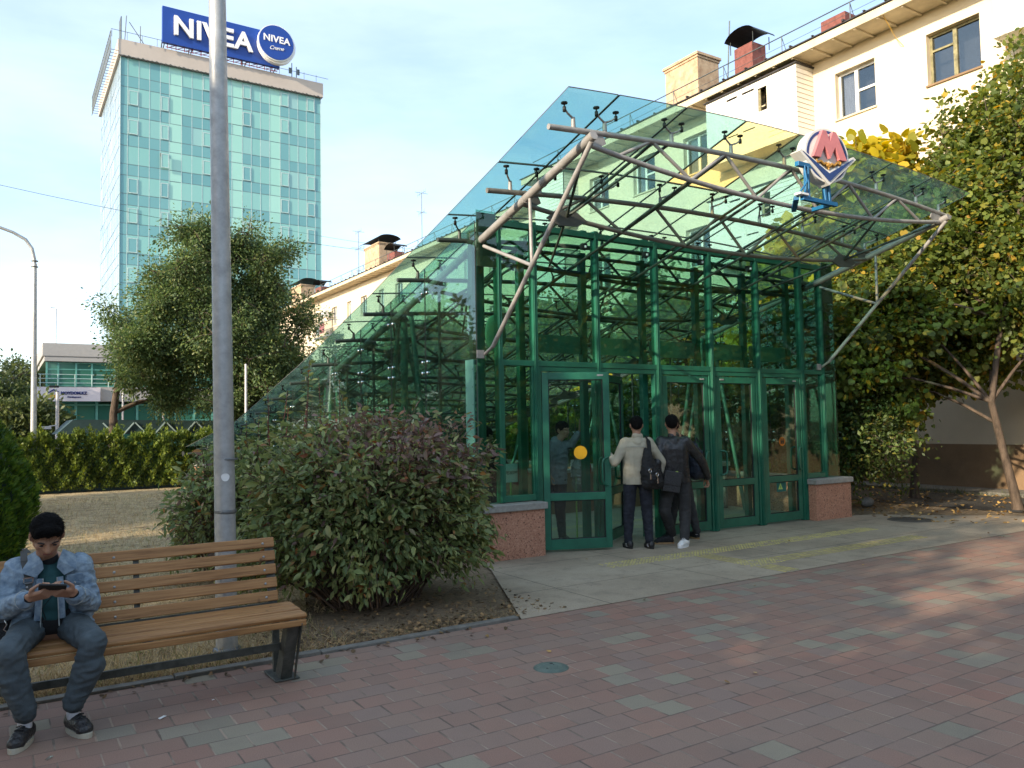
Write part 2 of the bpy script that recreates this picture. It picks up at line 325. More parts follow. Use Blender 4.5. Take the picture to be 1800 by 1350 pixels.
def soil_mat():
    m, nt, out = new_mat('soil'); pos, s = xyz(nt)
    a = noise_(nt, pos, 1.1, 8, .65); b = noise_(nt, pos, 26, 6, .7)
    c = ramp_(nt, a, [(.3, (.17, .125, .08)), (.55, (.27, .205, .135)), (.75, (.34, .27, .18))])
    c = mixc(nt, mrange(nt, b, .45, .75), c, (.075, .055, .04))
    finish(nt, out, c, .95, math_(nt, 'ADD', b, math_(nt, 'MULTIPLY', a, .5)), .9, .03, spec=.2)
soil_mat()
def lawn_mat():
    m, nt, out = new_mat('dry_lawn'); pos, s = xyz(nt)
    a = noise_(nt, pos, .9, 8, .75); b = noise_(nt, pos, 22, 6, .8); d = noise_(nt, pos, 3.2, 7, .75)
    c = ramp_(nt, a, [(.3, (.34, .25, .13)), (.5, (.52, .40, .235)), (.65, (.38, .31, .16)), (.8, (.18, .17, .08))])
    c = mixc(nt, mrange(nt, d, .5, .66), c, (.13, .10, .055)); c = mixc(nt, math_(nt, 'MULTIPLY', mrange(nt, b, .48, .62), .6), c, (.10, .075, .04))  # darker patches: shadows on the grass put into the colour
    finish(nt, out, c, .95, math_(nt, 'ADD', b, d), .9, .03, spec=.2)
lawn_mat()
def wood_mat():
    m, nt, out = new_mat('wood'); tcn = nn(nt, 'ShaderNodeTexCoord'); mpn = nn(nt, 'ShaderNodeMapping'); mpn.inputs['Scale'].default_value = (1.1, 26, 26); lk(nt, tcn.outputs['Object'], mpn.inputs[0])
    g = noise_(nt, mpn.outputs[0], 2.2, 7, .65); k = noise_(nt, tcn.outputs['Object'], 9, 2)
    geo = nn(nt, 'ShaderNodeNewGeometry'); isl = geo.outputs['Random Per Island']
    c = ramp_(nt, g, [(.3, (.19, .085, .028)), (.5, (.37, .185, .068)), (.7, (.48, .26, .105))])
    c = mixc(nt, mrange(nt, k, .68, .74), c, (.10, .045, .02))
    h = nn(nt, 'ShaderNodeHueSaturation'); lk(nt, mrange(nt, isl, 0, 1, .82, 1.12), h.inputs['Value']); lk(nt, c, h.inputs['Color'])
    finish(nt, out, h.outputs[0], .55, g, .35, .004)
wood_mat()
def tower_mat(name, ca, cb_, cc, rough):
    m, nt, out = new_mat(name); g = nn(nt, 'ShaderNodeNewGeometry'); isl = g.outputs['Random Per Island']
    c = ramp_(nt, isl, [(0, ca), (.5, cb_), (.85, cb_), (1, cc)])
    pos = g.outputs['Position']; c = mixc(nt, math_(nt, 'MULTIPLY', mrange(nt, noise_(nt, pos, .12, 3), .4, .65), .35), c, cc)
    finish(nt, out, c, rough, spec=.6, metal=0)
tower_mat('tower_blue', (.12, .31, .34), (.14, .345, .37), (.16, .37, .39), .18)
tower_mat('tower_pale', (.18, .43, .41), (.22, .48, .45), (.27, .48, .48), .22)
tower_mat('tower_mint', (.29, .57, .50), (.32, .60, .53), (.34, .62, .55), .3)
tower_mat('tower_side', (.20, .29, .36), (.27, .36, .43), (.36, .44, .50), .2)
pbr('tower_line', (.48, .62, .60), .4, .2)
pbr('tower_line_dark', (.16, .24, .26), .4, .2)
tower_mat('clinic_glass', (.02, .09, .07), (.035, .14, .10), (.07, .22, .17), .15)
pbr('clinic_frame', (.12, .36, .31), .4, .1)
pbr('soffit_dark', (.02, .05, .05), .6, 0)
pbr('siding_white', (.78, .74, .68), .5, 0, var=.03)
pbr('siding_line', (.35, .28, .2), .7, 0)
pbr('tactile', (.50, .41, .12), .8, 0, var=.35, vscale=7, bump=.2, bscale=120, col2=(.30, .26, .14))
# ------------------------------------------------------------------ geometry helpers
class MB:
    """collects shapes, then links them as one mesh object"""
    def __init__(s): s.v = []; s.f = []; s.m = []; s.smooth = []
    def add(s, vs, fs, mi=0, sm=False):
        o = len(s.v); s.v += [tuple(v) for v in vs]
        for f in fs: s.f.append([i+o for i in f]); s.m.append(mi); s.smooth.append(sm)
        return s
    def box(s, a, b, mi=0):
        x0, y0, z0 = a; x1, y1, z1 = b
        vs = [(x0,y0,z0),(x1,y0,z0),(x1,y1,z0),(x0,y1,z0),(x0,y0,z1),(x1,y0,z1),(x1,y1,z1),(x0,y1,z1)]
        return s.add(vs, [(0,3,2,1),(4,5,6,7),(0,1,5,4),(1,2,6,5),(2,3,7,6),(3,0,4,7)], mi)
    def obox(s, c, half, rot, mi=0):
        """box about centre c, half sizes, rotation matrix"""
        vs = []
        for z in (-1, 1):
            for x, y in ((-1,-1),(1,-1),(1,1),(-1,1)):
                vs.append(Vector(c) + rot @ Vector((x*half[0], y*half[1], z*half[2])))
        return s.add(vs, [(0,3,2,1),(4,5,6,7),(0,1,5,4),(1,2,6,5),(2,3,7,6),(3,0,4,7)], mi)
    def bar(s, p, q, w, h, up=(0,0,1), mi=0):
        """rectangular bar from p to q"""
        p, q = Vector(p), Vector(q); d = (q-p); L = d.length; d.normalize(); sdv = d.cross(Vector(up)).normalized(); u = sdv.cross(d)
        return s.obox((p+q)/2, (L/2, w/2, h/2), Matrix((d, sdv, u)).transposed(), mi)
    def tube(s, pts, r, n=10, mi=0, caps=True):
        pts = [Vector(p) for p in pts]; rs = r if isinstance(r, (list, tuple)) else [r]*len(pts)
        rings = []; t0 = (pts[1]-pts[0]).normalized(); ref = Vector((0,0,1)) if abs(t0.z) < .9 else Vector((1,0,0)); nrm = t0.cross(ref).normalized()
        for i, p in enumerate(pts):
            t = ((pts[min(i+1, len(pts)-1)]-pts[max(i-1, 0)])).normalized(); nrm = (nrm - t*nrm.dot(t)).normalized(); bn = t.cross(nrm)
            rings.append([p + (nrm*math.cos(a)+bn*math.sin(a))*rs[i] for a in (2*math.pi*k/n for k in range(n))])
        vs = [v for ring in rings for v in ring]; fs = []
        for i in range(len(pts)-1):
            for k in range(n): a = i*n+k; b = i*n+(k+1) % n; fs.append((a, b, b+n, a+n))
        s.add(vs, fs, mi, True)
        if caps:
            s.add(rings[0], [tuple(range(n-1, -1, -1))], mi); s.add(rings[-1], [tuple(range(n))], mi)
        return s
    def ell(s, c, r, rot=None, nu=14, nv=9, mi=0):
        c = Vector(c); rot = rot or Matrix.Identity(3); r = r if isinstance(r, (tuple, list)) else (r, r, r); vs = []; fs = []
        for j in range(nv+1):
            th = math.pi*j/nv
            for k in range(nu):
                a = 2*math.pi*k/nu; vs.append(c + rot @ Vector((r[0]*math.sin(th)*math.cos(a), r[1]*math.sin(th)*math.sin(a), r[2]*math.cos(th))))
        for j in range(nv):
            for k in range(nu): fs.append((j*nu+k, (j+1)*nu+k, (j+1)*nu+(k+1) % nu, j*nu+(k+1) % nu))
        return s.add(vs, fs, mi, True)
    def prism(s, outline, o, ex, ey, ez, depth, mi=0, mside=None):
        """polygon (2-D outline in ex,ey about o) pushed along ez by depth"""
        o, ex, ey, ez = Vector(o), Vector(ex), Vector(ey), Vector(ez); n = len(outline)
        a = [o+ex*x+ey*y for x, y in outline]; b = [p+ez*depth for p in a]
        s.add(a, [tuple(range(n))], mi); s.add(b, [tuple(range(n-1, -1, -1))], mi)
        s.add(a+b, [(k, k+n, (k+1) % n+n, (k+1) % n) for k in range(n)], mi if mside is None else mside); return s
    def lathe(s, c, prof, n=20, mi=0):
        c = Vector(c); vs = []; fs = []
        for r, z in prof:
            for k in range(n): a = 2*math.pi*k/n; vs.append(c+Vector((r*math.cos(a), r*math.sin(a), z)))
        for j in range(len(prof)-1):
            for k in range(n): fs.append((j*n+k, j*n+(k+1) % n, (j+1)*n+(k+1) % n, (j+1)*n+k))
        return s.add(vs, fs, mi, True)
    def build(s, name, mats, parent=None, bevel=0, loc=None):
        me = bpy.data.meshes.new(name)
        off = Vector((0, 0, 0))
        if parent is not None: off = WORLD[parent.name]
        elif loc is not None: off = Vector(loc)
        vs = [(v[0]-off.x, v[1]-off.y, v[2]-off.z) for v in s.v]
        me.from_pydata(vs, [], s.f)
        for m in (mats if isinstance(mats, (list, tuple)) else [mats]): me.materials.append(M[m])
        me.polygons.foreach_set('material_index', s.m); me.polygons.foreach_set('use_smooth', s.smooth); me.update()
        return link(name, me, parent, off if parent is None else None, bevel)
WORLD = {}
def link(name, me, parent=None, loc=None, bevel=0):
    o = bpy.data.objects.new(name, me); COL.objects.link(o)
    if parent is not None: o.parent = parent; WORLD[o.name] = WORLD[parent.name].copy()
    else:
        o.location = loc if loc is not None else (0, 0, 0); WORLD[o.name] = Vector(o.location)
    if bevel:
        b = o.modifiers.new('bevel', 'BEVEL'); b.width = bevel; b.segments = 2; b.limit_method = 'ANGLE'; b.angle_limit = math.radians(50)
    return o
def thing(name, label, cat, loc, group=None):
    o = bpy.data.objects.new(name, None); COL.objects.link(o); o.location = loc; o.empty_display_size = .1
    WORLD[o.name] = Vector(loc); return tag(o, label, cat, group)
def tag(o, label, cat=None, group=None, kind=None):
    o['label'] = label
    if cat: o['category'] = cat
    if group: o['group'] = group
    if kind: o['kind'] = kind
    return o
def struct(o, kind='structure'): o['kind'] = kind; return o
def dup(o, loc, label=None):
    """a copy of a thing with copies of its parts and sub-parts, moved to loc"""
    r = o.copy(); COL.objects.link(r); r.location = loc; WORLD[r.name] = Vector(loc)
    if label: r['label'] = label
    def rec(src, dst):
        for ch in [c for c in src.children]:
            c = ch.copy(); COL.objects.link(c); c.parent = dst; WORLD[c.name] = Vector(loc); rec(ch, c)
    rec(o, r); return r
def npmesh(name, V, F, mats, mi=None, smooth=False):
    """fast mesh from arrays; F is (n,3) or (n,4)"""
    me = bpy.data.meshes.new(name); V = np.asarray(V, np.float32); F = np.asarray(F, np.int32); k = F.shape[1]
    me.vertices.add(len(V)); me.vertices.foreach_set('co', V.ravel()); me.loops.add(F.size); me.loops.foreach_set('vertex_index', F.ravel())
    me.polygons.add(len(F)); me.polygons.foreach_set('loop_start', np.arange(0, F.size, k, dtype=np.int32)); me.polygons.foreach_set('loop_total', np.full(len(F), k, np.int32))
    for m in (mats if isinstance(mats, (list, tuple)) else [mats]): me.materials.append(M[m])
    if mi is not None: me.polygons.foreach_set('material_index', np.asarray(mi, np.int32))
    if smooth: me.polygons.foreach_set('use_smooth', np.ones(len(F), bool))
    me.update(calc_edges=True); return me
LEAF = {
 'lance': (np.array([(0,0,0),(.28,.20,.05),(.62,.19,.04),(1,0,-.12),(.62,-.19,.04),(.28,-.20,.05),(.45,0,-.03)]), [(0,6,1),(1,6,2),(2,6,3),(3,6,4),(4,6,5),(5,6,0)]),
 'round': (np.array([(0,0,0),(-.08,.30,.04),(.25,.50,.02),(.68,.36,-.03),(1,0,-.10),(.68,-.36,-.03),(.25,-.50,.02),(-.08,-.30,.04)]), [(0,2,1),(0,3,2),(0,4,3),(0,5,4),(0,6,5),(0,7,6)]),
 'small': (np.array([(0,0,0),(.5,.27,.05),(1,0,0),(.5,-.27,.05)]), [(0,1,2),(0,2,3)]),
 'spray': (np.array([(0,0,0),(.45,.20,.02),(1,.06,.05),(.55,-.02,0),(.95,-.28,.05),(.35,-.2,.02)]), [(0,3,1),(1,3,2),(0,5,3),(5,4,3)]),
 'blade': (np.array([(0,-.03,0),(0,.03,0),(.55,.02,.03),(1,0,.10)]), [(0,1,2),(0,2,3)]),
}
def leaves(P, size, kind='small', dirs=None, spread=1.0, droop=.0, flat=0.0, seed=0, sizevar=.35):
    """one leaf per point: random direction mixed with dirs; returns arrays"""
    r = np.random.default_rng(seed); n = len(P); base, tri = LEAF[kind]; tri = np.array(tri)
    d = r.normal(size=(n, 3))*spread
    if dirs is not None: d = d + dirs
    d[:, 2] -= droop; d /= np.linalg.norm(d, axis=1)[:, None]+1e-9
    up = r.normal(size=(n, 3)); up[:, 2] += flat; sdv = np.cross(d, up); sdv /= np.linalg.norm(sdv, axis=1)[:, None]+1e-9; nrm = np.cross(sdv, d)
    sz = size*(1+sizevar*r.normal(size=n)).clip(.4, 1.8)
    V = P[:, None, :] + sz[:, None, None]*(base[None, :, 0, None]*d[:, None, :] + base[None, :, 1, None]*sdv[:, None, :] + base[None, :, 2, None]*nrm[:, None, :])
    F = (tri[None] + (np.arange(n)*len(base))[:, None, None]).reshape(-1, 3)
    return V.reshape(-1, 3), F
def text_mesh(s, size, depth, bold=0.0, spacing=1.0, align='CENTER'):
    cu_ = bpy.data.curves.new('t', 'FONT'); cu_.body = s; cu_.size = size; cu_.extrude = depth/2; cu_.align_x = align; cu_.align_y = 'CENTER'; cu_.offset = bold; cu_.space_character = spacing; cu_.resolution_u = 3
    o = bpy.data.objects.new('t', cu_); COL.objects.link(o); dg = bpy.context.evaluated_depsgraph_get(); dg.update()
    me = bpy.data.meshes.new_from_object(o.evaluated_get(dg)); bpy.data.objects.remove(o); bpy.data.curves.remove(cu_)
    return me
def text(name, s, size, depth, mat, parent, at, ex=(1,0,0), ey=(0,0,1), bold=0.0, spacing=1.0, align='CENTER', sx=1.0):
    """lettering lying in the plane ex,ey, centred at world point at"""
    me = text_mesh(s, size, depth, bold, spacing, align); ex, ey = Vector(ex).normalized(), Vector(ey).normalized(); ez = ex.cross(ey)
    at = Vector(at) - (WORLD[parent.name] if parent else Vector())
    mtx = Matrix(((ex.x*sx, ey.x, ez.x, at.x), (ex.y*sx, ey.y, ez.y, at.y), (ex.z*sx, ey.z, ez.z, at.z), (0, 0, 0, 1))); me.transform(mtx)
    me.materials.clear(); me.materials.append(M[mat]); me.name = name
    return link(name, me, parent)
def fbm(p, s, o=0):
    return noise.noise(Vector(p)*s + Vector((o, o*1.7, -o)))
def blob(name, prims, mat, parent=None, voxel=.012, smooth=4, wr=0.0, wscale=14, loc=None, squash=None, folds=None):
    """overlapping tapered limbs and ellipsoids fused into one continuous skin; wr = wrinkle depth"""
    mb = MB()
    for p in prims:
        if p[0] == 'c':
            _, a, b, ra, rb = p[:5]; a, b = Vector(a), Vector(b); mb.tube([a, b], [ra, rb], 14); mb.ell(a, ra, nu=14, nv=8); mb.ell(b, rb, nu=14, nv=8)
        elif p[0] == 'e': mb.ell(p[1], p[2], p[3] if len(p) > 3 else None, 18, 12)
        elif p[0] == 'b': mb.bar(p[1], p[2], p[3], p[4], p[5] if len(p) > 5 else (0, 0, 1))
    me = bpy.data.meshes.new('tmp'); me.from_pydata(mb.v, [], mb.f); me.update()
    o = bpy.data.objects.new('tmp', me); COL.objects.link(o)
    bm = bmesh.new(); bm.from_mesh(me); bmesh.ops.remove_doubles(bm, verts=bm.verts, dist=1e-5); bmesh.ops.recalc_face_normals(bm, faces=bm.faces); bm.to_mesh(me); bm.free()
    rm = o.modifiers.new('r', 'REMESH'); rm.mode = 'VOXEL'; rm.voxel_size = voxel
    sm = o.modifiers.new('s', 'SMOOTH'); sm.factor = .6; sm.iterations = smooth
    dg = bpy.context.evaluated_depsgraph_get(); dg.update()
    res = bpy.data.meshes.new_from_object(o.evaluated_get(dg)); bpy.data.objects.remove(o); bpy.data.meshes.remove(me)
    off = WORLD[parent.name] if parent is not None else Vector(loc or (0, 0, 0))
    if wr:
        ns = [v.normal.copy() for v in res.vertices]
        for v, nr in zip(res.vertices, ns):
            c = v.co
            a = noise.noise(Vector((c.x*wscale*.7, c.y*wscale*.7, c.z*wscale*1.5))); b = noise.noise(c*wscale*2.3+Vector((5, 3, 1)))
            v.co = c + nr*wr*(-abs(a)*2.2+.6+b*.5)
    if squash: squash(res)
    res.transform(Matrix.Translation(-off)); res.materials.clear(); res.materials.append(M[mat])
    res.polygons.foreach_set('use_smooth', np.ones(len(res.polygons), bool)); res.name = name
    return link(name, res, parent, off if parent is None else None)
# ------------------------------------------------------------------ ground
def sheet(name, polys, z, mat, thick=None):
    mb = MB()
    for p in polys: mb.add([(x, y, z) for x, y in p], [tuple(range(len(p)))])
    return struct(mb.build(name, mat))
HX0, HX1, HY0, HY1 = 5.5, 8.3, 12.2, 17.4     # stair opening
def around(x0, x1, y0, y1):
    return [[(x0,y0),(x1,y0),(x1,HY0),(x0,HY0)], [(x0,HY1),(x1,HY1),(x1,y1),(x0,y1)], [(x0,HY0),(HX0,HY0),(HX0,HY1),(x0,HY1)], [(HX1,HY0),(x1,HY0),(x1,HY1),(HX1,HY1)]]
sheet('ground', around(-600, 900, -400, 1500), -.020, 'soil')
sheet('lawn', [[(-60,5.8),(1.75,5.8),(2.3,7.0),(3.1,9.5),(4.3,11.5),(4.8,13),(4.8,70),(-60,70)]], -.012, 'dry_lawn')
sheet('pavement', [[(-14,-12),(40,-12),(40,5.74),(-14,5.74)]], 0, 'pavers')
ap = [(3.74,5.74),(14.6,5.74),(14.3,6.5),(13.3,7.45),(12.6,8.25),(12.05,8.5),(11.95,9.0),(4.95,9.0),(4.9,8.36),(4.72,7.85)]
sheet('forecourt', [ap], .004, 'concrete')
sheet('station_floor', around(4.95, 11.95, 8.9, 18.6), .008, 'concrete')
sheet('path', [[(14.7,-12),(17.3,-12),(17.3,40),(14.7,40)]], -.008, 'asphalt')
sheet('road', [[(-60,40),(60,40),(60,50),(-60,50)]], -.004, 'asphalt')
mb = MB()
for k in range(18):
    x = -14+k*1.0
    if x < 3.5: mb.box((x+.004, 5.745, -.1), (min(x+.996, 3.72), 5.825, .022+.004*math.sin(k*3)))
struct(mb.build('kerb', 'kerb', bevel=.006))
mb = MB(); mb.box((17.55,-12,-.1),(18.59,26.2,.05)); struct(mb.build('blind_area', 'kerb'))
mb = MB()      # steps down into the passage and its side walls
for k in range(14): mb.box((HX0, HY0+k*.34, -.17*(k+1)-.2), (HX1, HY0+(k+1)*.34, -.17*(k+1)))
mb.box((HX0, HY0+14*.34, -3), (HX1, HY1, -2.6)); mb.box((HX0-.1,HY0,-3),(HX0,HY1,-.02)); mb.box((HX1,HY0,-3),(HX1+.1,HY1,-.02)); mb.box((HX0,HY1,-3),(HX1,HY1+.1,-.02))
struct(mb.build('stairs', 'concrete'))

# tactile paving laid on the forecourt: raised dots and bars on thin tiles
def tactile(mb, x0, y0, nx, ny, kind, s=.3):
    for i in range(nx):
        for j in range(ny):
            a, b = x0+i*s, y0+j*s
            if kind == 'dot':
                for p in range(6):
                    for q in range(6):
                        cx, cy = a+.025+p*.05, b+.025+q*.05
                        if rnd.random() < .1: continue
                        mb.lathe((cx, cy, .004), [(.017, 0), (.013, .005), (0.0001, .0052)], 8)
            elif kind == 'x':
                for q in range(4):
                    cy = b+.045+q*.07; mb.box((a+.012, cy-.011, .004), (a+s-.012, cy+.011, .0092))
            else:
                for q in range(4):
                    cx = a+.045+q*.07; mb.box((cx-.011, b+.012, .004), (cx+.011, b+s-.012, .0092))
mb = MB()
tactile(mb, 5.88, 7.1, 17, 1, 'dot'); tactile(mb, 7.15, 6.5, 1, 2, 'y'); tactile(mb, 7.15, 6.2, 2, 1, 'dot'); tactile(mb, 7.15, 5.76, 1, 1, 'y', .42)
tactile(mb, 7.75, 6.2, 10, 1, 'x'); tactile(mb, 7.0, 9.5, 14, 1, 'dot'); tactile(mb, 6.1, 10.3, 1, 5, 'y'); tactile(mb, 6.2, 10.1, 12, 1, 'x')
struct(mb.build('tactile_paving', 'tactile'))

# covers in the ground
mb = MB(); mb.lathe((3.165,4.5,.001), [(0.0001,.009),(.045,.009),(.048,.006),(.052,.009),(.104,.010),(.108,.004),(.118,.0035),(.12,0)], 40); mb.lathe((3.205,4.555,.004),[(0.0001,.0075),(.012,.0072),(.013,0)],10,1); mb.lathe((3.12,4.48,.004),[(0.0001,.0075),(.008,.0072),(.009,0)],10,1); mb.lathe((3.2,4.52,.004),[(0.0001,.0072),(.006,.0070),(.007,0)],10,1)
tag(mb.build('manhole_cover', ['cover_green','rubber'], loc=(3.165,4.5,0)), 'small round grey-green cover set among the red paving blocks', 'cover', 'iron covers in the ground')
mb = MB(); mb.lathe((12.35,7.45,.004), [(0.0001,.010),(.27,.012),(.28,.004),(.32,.010),(.34,0)], 36)
for k in range(-4,5): mb.box((12.35+k*.05-.006, 7.27, .012), (12.35+k*.05+.006, 7.63, .018))
tag(mb.build('manhole_cover', 'gully', loc=(12.35,7.45,0)), 'dark round manhole cover on the concrete edge right of the pink plinth', 'cover', 'iron covers in the ground')

# ------------------------------------------------------------------ apartment houses
def wall_holes(mb, o, eu, ev, W, Hh, holes, en, depth, mi=0):
    """wall rectangle with rectangular openings and reveals going inwards"""
    o, eu, ev, en = map(Vector, (o, eu, ev, en))
    us = sorted({0, W, *[h[0] for h in holes], *[h[2] for h in holes]}); vs = sorted({0, Hh, *[h[1] for h in holes], *[h[3] for h in holes]})
    P = lambda u, v, d=0: o+eu*u+ev*v+en*d
    for a, b in zip(us, us[1:]):
        for c, d in zip(vs, vs[1:]):
            cx, cy_ = (a+b)/2, (c+d)/2
            if any(h[0] < cx < h[2] and h[1] < cy_ < h[3] for h in holes): continue
            mb.add([P(a,c),P(b,c),P(b,d),P(a,d)], [(0,1,2,3)], mi)
    for h in holes:
        q = [(h[0],h[1]),(h[2],h[1]),(h[2],h[3]),(h[0],h[3])]
        for k in range(4):
            (a, b), (c, d) = q[k], q[(k+1) % 4]; mb.add([P(a,b),P(a,b,depth),P(c,d,depth),P(c,d)], [(0,1,2,3)], mi)
def house_window(parent, X, y0, y1, z0, z1, kind):
    """window in a wall facing -X; y0<y1"""
    fm = 'frame_wood' if kind == 'wood' else 'frame_white'; d = X+.16; t = .06; mb = MB()
    mb.box((d,y0,z0),(d+.06,y1,z0+t)); mb.box((d,y0,z1-t),(d+.06,y1,z1)); mb.box((d,y0,z0+t),(d+.06,y0+t,z1-t)); mb.box((d,y1-t,z0+t),(d+.06,y1,z1-t))
    m = (y0+y1)/2 + (.02 if kind == 'wood' else .05); mb.box((d-.012,m-.045,z0+t),(d+.05,m+.045,z1-t))
    if kind == 'half': mb.box((d-.008,y0+t,(z0+z1)/2-.03),(d+.04,m-.045,(z0+z1)/2+.03))
    if kind == 'wood': mb.box((d-.008,m+.045,z1-.42),(d+.04,y1-t,z1-.37))
    mb.box((X-.05,y0-.03,z0-.05),(d,y1+.03,z0-.005),1)
    wnd = mb.build('window', [fm, 'plaster_eave' if kind != 'wood' else 'plinth'], parent)
    mb = MB(); mb.box((d+.025,y0+t,z0+t),(d+.033,y1-t,z1-t)); mb.build('pane', 'window_glass', wnd)
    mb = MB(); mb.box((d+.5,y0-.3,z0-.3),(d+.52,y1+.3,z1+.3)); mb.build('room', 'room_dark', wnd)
    if kind != 'wood':
        mb = MB(); a = m+.03; n = 14; top = []; 
        for k in range(n): yk = a+(y1-t-a)*k/(n-1); top.append((d+.12+.02*(k % 2), yk))
        vs = [(x, y, z0+.05) for x, y in top]+[(x, y, z1-.05) for x, y in top]; mb.add(vs, [(k, k+1, k+1+n, k+n) for k in range(n-1)], 0, True); mb.build('curtain', 'curtain', wnd)
    return wnd
def chimney(parent, x, y, z0, w, l, h, brick, stout=False):
    mb = MB(); mb.box((x-w/2,y-l/2,z0),(x+w/2,y+l/2,z0+h)); 
    if not brick: mb.box((x-w/2-.07,y-l/2-.07,z0+h),(x+w/2+.07,y+l/2+.07,z0+h+.1)); mb.box((x-w/2-.03,y-l/2-.03,z0+h-.08),(x+w/2+.03,y+l/2+.03,z0+h-.002))
    c = mb.build('chimney', 'brick_red' if brick else 'chimney_plaster', parent, bevel=.015)
    return c
def cowl(c, x, y, z, w, l, along='y'):
    mb = MB()
    for sx in (-1,1):
        for sy in (-1,1): mb.tube([(x+sx*w*.46,y+sy*l*.46,z-.1),(x+sx*w*.46,y+sy*l*.46,z+.3)], .015, 6)
    n = 10; pts = []
    for k in range(n+1):
        a = math.pi*(.08+.84*k/n); pts.append((math.cos(a), math.sin(a)))
    hw, hl = w*.62, l*.62
    vs = []
    for t in (0, .03):
        for e in (-1, 1):
            for cx, cz in pts:
                vs.append((x+e*hw, y+cx*hl, z+.22+cz*(.34-t)) if along == 'x' else (x+cx*hw, y+e*hl, z+.22+cz*(.34-t)))
    m = n+1
    for k in range(n): mb.add([vs[k], vs[k+1], vs[m+k+1], vs[m+k]], [(0,1,2,3)], 0, True); mb.add([vs[2*m+k], vs[2*m+k+1], vs[3*m+k+1], vs[3*m+k]], [(3,2,1,0)], 0, True)
    mb.build('cowl', 'black_metal', c)
def antenna(parent, x, y, z, h, arms=((.0,.9),(.3,.7)), lean=0):
    mb = MB(); mb.tube([(x,y,z),(x+lean*.3,y+lean,z+h)], .022, 6)
    for f, L in arms:
        zz = z+h*(1-f); mb.tube([(x-L/2,y,zz),(x+L/2,y,zz)], .012, 5); mb.tube([(x,y-L*.6,zz-.02),(x,y+L*.6,zz-.02)], .012, 5)
        for k in range(5): xx = y-L*.6+L*1.2*k/4; mb.tube([(x,xx,zz-.16),(x,xx,zz+.16)], .007, 4)
    return mb.build('antenna', 'rail_metal', parent)
def apartment(name, label, X, Y0, Y1, ztop, wins, bals, soff):
    H_ = thing(name, label, 'building', (X, (Y0+Y1)/2, 0), 'apartment houses in a row')
    holes = [(w_[0]-Y0, w_[2], w_[1]-Y0, w_[3]) for w_ in wins]
    mb = MB(); wall_holes(mb, (X,Y0,1.0), (0,1,0), (0,0,1), Y1-Y0, soff-1.0, [(a, b-1.0, c, d-1.0) for a, b, c, d in holes], (1,0,0), .22)
    mb.box((X+.3,Y0,.0),(X+11,Y0+.2,soff)); mb.box((X+.3,Y1-.2,0),(X+11,Y1,soff)); mb.box((X+10.8,Y0+.2,0),(X+11,Y1-.2,soff)); mb.add([(X,Y0,1),(X+.3,Y0,1),(X+.3,Y0,soff),(X,Y0,soff)], [(0,1,2,3)]); mb.add([(X,Y1,1),(X+.3,Y1,1),(X+.3,Y1,soff),(X,Y1,soff)], [(0,1,2,3)])
    mb.build('wall', 'plaster', H_)
    mb = MB(); mb.box((X-.05,Y0-.02,-.1),(X+.4,Y1+.02,1.02)); mb.build('plinth', 'plinth', H_)
    for w_ in wins: house_window(H_, X, w_[0], w_[1], w_[2], w_[3], w_[4])
    e = .82; mb = MB(); mb.box((X-e,Y0-.4,soff),(X+.3,Y1+.4,soff+.06)); mb.box((X-e-.05,Y0-.45,soff-.02),(X-e,Y1+.45,soff+.20))
    y = Y0
    while y < Y1: mb.box((X-e,y,soff-.045),(X-.002,y+.07,soff-.001)); y += .62
    mb.build('eave', 'plaster_eave', H_, bevel=.01)
    mb = MB(); mb.add([(X-e-.1,Y0-.5,soff+.205),(X-e-.1,Y1+.5,soff+.205),(X+5,Y1+.5,soff+1.75),(X+5,Y0-.5,soff+1.75),(X+11.5,Y0-.5,soff+.2),(X+11.5,Y1+.5,soff+.2),
                       (X-e-.1,Y0-.5,soff+.235),(X-e-.1,Y1+.5,soff+.235),(X+5,Y1+.5,soff+1.78),(X+5,Y0-.5,soff+1.78)], [(0,1,2,3),(3,2,5,4),(6,7,8,9),(0,1,7,6)])
    y = Y0
    while y < Y1:      # bent sheet seams and lifted edges
        h = rnd.uniform(.01,.05); mb.box((X-e-.14,y,soff+.236),(X-e+.8,y+.05,soff+.25+h)); y += rnd.uniform(.5,.9)
    for yy, zz in ((Y0, 0), (Y1, 0)): mb.add([(X,yy,soff),(X+10.8,yy,soff),(X+5,yy,soff+1.7)], [(0,1,2)])
    rf = mb.build('roof', 'roof_sheet', H_)
    mb = MB(); rz = soff+.85; rx = X-e+.25; y = Y0
    mb.tube([(rx,Y0,rz),(rx,Y1,rz)], .016, 6); mb.tube([(rx,Y0,rz-.27),(rx,Y1,rz-.27)], .007, 4)
    while y < Y1: mb.tube([(rx,y,rz-.6),(rx,y,rz)], .014, 5); mb.tube([(rx+.0,y,rz),(rx+.25,y,rz-.5)], .010, 5); y += 2.1
    mb.build('roof_railing', 'rail_metal', rf)
    return H_, rf
